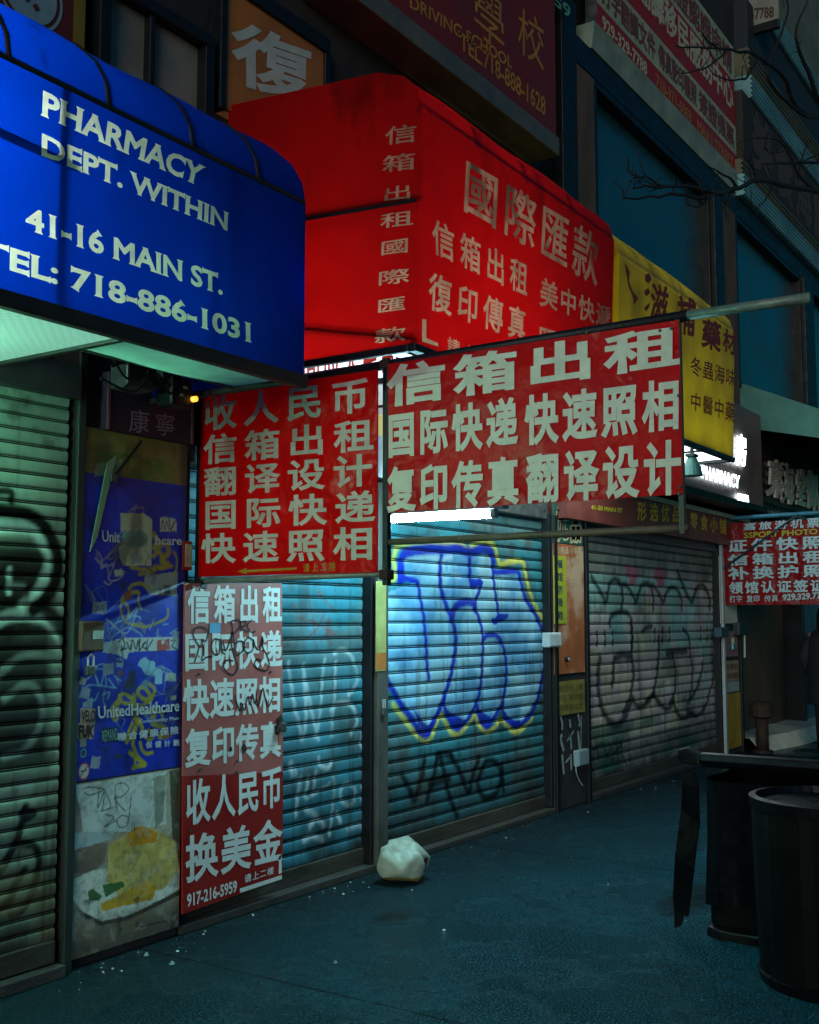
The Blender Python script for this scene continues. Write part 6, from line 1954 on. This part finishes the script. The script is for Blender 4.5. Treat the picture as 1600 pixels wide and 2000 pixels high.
br = [([join, T(1640, 330), T(1600, 318), T(1540, 318), T(1490, 320)], .02, .006), ([T(1395, 378), T(1370, 400), T(1340, 402)], .012, .003), ([T(1380, 385), T(1350, 385), T(1315, 378), T(1280, 384), T(1222, 388), T(1218, 372)], .012, .003),
      ([T(1440, 368), T(1420, 345), T(1395, 330), T(1375, 320)], .01, .002), ([T(1480, 352), T(1470, 325), T(1450, 300)], .01, .002), ([T(1300, 364), T(1270, 350), T(1245, 345), T(1225, 330)], .007, .002), ([T(1270, 352), T(1258, 340)], .005, .002),
      ([join, Vector((9.9, -3.3, 5.6)), T(1600, 230), T(1530, 150), T(1480, 110), T(1440, 100), T(1400, 95), T(1320, 90)], .024, .004), ([T(1480, 110), T(1465, 140), T(1450, 155), T(1400, 150), T(1380, 120)], .012, .002),
      ([T(1400, 95), T(1380, 75), T(1370, 60)], .008, .002), ([T(1420, 98), T(1390, 125), T(1350, 140), T(1320, 140)], .008, .002), ([T(1600, 230), T(1560, 220), T(1500, 150), T(1520, 80), T(1540, 20), T(1530, -20)], .016, .004),
      ([T(1590, 372), T(1560, 340), T(1530, 280), T(1480, 270), T(1440, 280)], .014, .002), ([T(1560, 340), T(1570, 300), T(1590, 260)], .008, .002), ([T(1600, 200), T(1570, 120), T(1555, 60), T(1580, 0)], .02, .004),
      ([T(1510, 357), T(1500, 385), T(1470, 410)], .008, .002), ([T(1430, 370), T(1425, 395), T(1405, 410)], .006, .002), ([T(1545, 290), T(1510, 300), T(1490, 290)], .006, .002), ([T(1600, 300), T(1560, 320), T(1545, 345)], .008, .002)]
for pts, r0, r1 in br:
    m = MB(); m.tube(*limb(pts, r0, r1, 6, .012)); m.build('branch', M_BARK, t, smooth=True)
m = MB()
for i in range(90):
    pts = br[i % len(br)][0] if i % 3 else main
    p_ = spline([tuple(q) for q in pts], 6)
    k = rng.randrange(len(p_) // 3, len(p_))
    q = Vector(p_[k]); d_ = Vector((rng.uniform(-1, .4), rng.uniform(-.4, .4), rng.uniform(-.7, .8))).normalized()
    L_ = rng.uniform(.05, .18)
    e = q + d_ * L_
    md = q + d_ * L_ * .5 + Vector((rng.uniform(-.02, .02), 0, rng.uniform(-.02, .02)))
    m.tube([q, md, e], [.0035, .0028, .0014], 4)
    if rng.random() < .6:
        e2 = md + Vector((rng.uniform(-1, .3), rng.uniform(-.4, .4), rng.uniform(-.6, .8))).normalized() * L_ * .5
        m.tube([md, e2], [.002, .001], 4)
tw = m.build('twigs', M_BARK, t)
tw['kind'] = 'stuff'

# person at the right edge, in a dark hooded coat, hands in pockets
def skin(name, verts, edges, radii, material, parent, sub=2):
    me = bpy.data.meshes.new(name)
    me.from_pydata(verts, edges, [])
    o = bpy.data.objects.new(name, me)
    COL.objects.link(o)
    o.modifiers.new('skin', 'SKIN')
    if not me.skin_vertices:
        bpy.context.view_layer.objects.active = o
        bpy.ops.mesh.customdata_skin_add()
    for sv, r in zip(me.skin_vertices[0].data, radii):
        sv.radius = r if isinstance(r, tuple) else (r, r)
    me.skin_vertices[0].data[0].use_root = True
    s_ = o.modifiers.new('sub', 'SUBSURF')
    s_.levels = s_.render_levels = sub
    me.materials.append(material)
    if parent:
        o.parent = parent
        o.matrix_parent_inverse = Matrix.Translation(parent.location).inverted()
    return o
bx_, by_ = 14.2, -.86
M_COAT = mat('navy_coat', '#14161f', .8, 0, .3, 8, .3, 40)
M_SKIN = mat('skin', '#8a6656', .5, 0, .1, 20, .05)
V = [(0, 0, .92), (0, 0, 1.12), (0, .0, 1.32), (0, 0, 1.42), (0, .01, 1.50), (.01, .01, 1.60), (.02, .01, 1.68),
     (-.02, .10, .88), (.0, .10, .50), (.02, .10, .10), (.10, .11, .03), (.02, -.10, .88), (.05, -.10, .50), (.03, -.10, .10), (.12, -.11, .03),
     (0, .19, 1.38), (-.02, .26, 1.12), (.10, .20, .94), (.16, .15, .90), (0, -.19, 1.38), (-.02, -.26, 1.12), (.10, -.20, .94), (.16, -.15, .90)]
E_ = [(0, 1), (1, 2), (2, 3), (3, 4), (4, 5), (5, 6), (0, 7), (7, 8), (8, 9), (9, 10), (0, 11), (11, 12), (12, 13), (13, 14), (2, 15), (15, 16), (16, 17), (17, 18), (2, 19), (19, 20), (20, 21), (21, 22)]
rad = [(.15, .12), (.15, .11), (.16, .12), (.06, .06), (.055, .06), (.085, .10), (.07, .085), (.09, .09), (.065, .065), (.045, .045), (.04, .035), (.09, .09), (.065, .065), (.045, .045), (.04, .035),
       .065, .052, .042, .035, .065, .052, .042, .035]
p_ = skin('person', [(bx_ + a, by_ + b, c_) for a, b, c_ in V], E_, rad, M_SKIN, None)
tag(p_, 'person in a dark hooded coat at the right edge, hands in pockets', 'person')
def shell(name, rings, material, seg=20, capped=(False, True)):
    m = MB(); Vv = []
    for (x, y, z, rx, ry) in rings:
        for k in range(seg):
            a_ = 2 * math.pi * k / seg
            w = 1 + .05 * mnoise.noise((math.cos(a_) * 3, math.sin(a_) * 3, z * 4))
            Vv.append((bx_ + x + rx * w * math.cos(a_), by_ + y + ry * w * math.sin(a_), z))
    m.add(Vv, [(i * seg + k, i * seg + (k + 1) % seg, (i + 1) * seg + (k + 1) % seg, (i + 1) * seg + k) for i in range(len(rings) - 1) for k in range(seg)] + ([tuple((len(rings) - 1) * seg + k for k in range(seg))] if capped[1] else []))
    o = m.build(name, material, None, smooth=True); o.parent = p_
    return o
shell('coat', [(.02, 0, .55, .20, .27), (.02, 0, .75, .20, .27), (.01, 0, .95, .19, .26), (0, 0, 1.15, .18, .25), (0, 0, 1.32, .17, .25), (0, 0, 1.42, .13, .20), (0, 0, 1.47, .09, .11)], M_COAT)
shell('hood', [(-.01, 0, 1.42, .12, .13), (-.02, 0, 1.52, .125, .12), (-.02, 0, 1.62, .125, .115), (-.02, 0, 1.70, .10, .10), (-.02, 0, 1.745, .05, .05)], M_COAT)
for sgn in (1, -1):
    m = MB(); m.tube([(bx_, by_ + sgn * .2, 1.36), (bx_ - .03, by_ + sgn * .29, 1.12), (bx_ + .1, by_ + sgn * .25, .93), (bx_ + .17, by_ + sgn * .20, .90)], [.085, .075, .065, .055], 12); o = m.build('sleeve', M_COAT, None, smooth=True); o.parent = p_
    m = MB(); m.tube([(bx_ - .01, by_ + sgn * .10, .9), (bx_ + .02, by_ + sgn * .10, .5), (bx_ + .02, by_ + sgn * .10, .07)], [.115, .09, .075], 12); o = m.build('trouser_leg', mat('dark_trousers', '#16171c', .8), None, smooth=True); o.parent = p_
    m = MB(); m.tube([(bx_ - .05, by_ + sgn * .105, .045), (bx_ + .06, by_ + sgn * .105, .045), (bx_ + .17, by_ + sgn * .11, .03)], [.055, .055, .035], 12); o = m.build('shoe', M_BIN, None, smooth=True); o.parent = p_
m = MB(); m.tube([(bx_ + .115, by_, 1.585), (bx_ + .135, by_, 1.565), (bx_ + .12, by_, 1.545)], [.008, .014, .01], 8); o = m.build('nose', M_SKIN, None, smooth=True); o.parent = p_
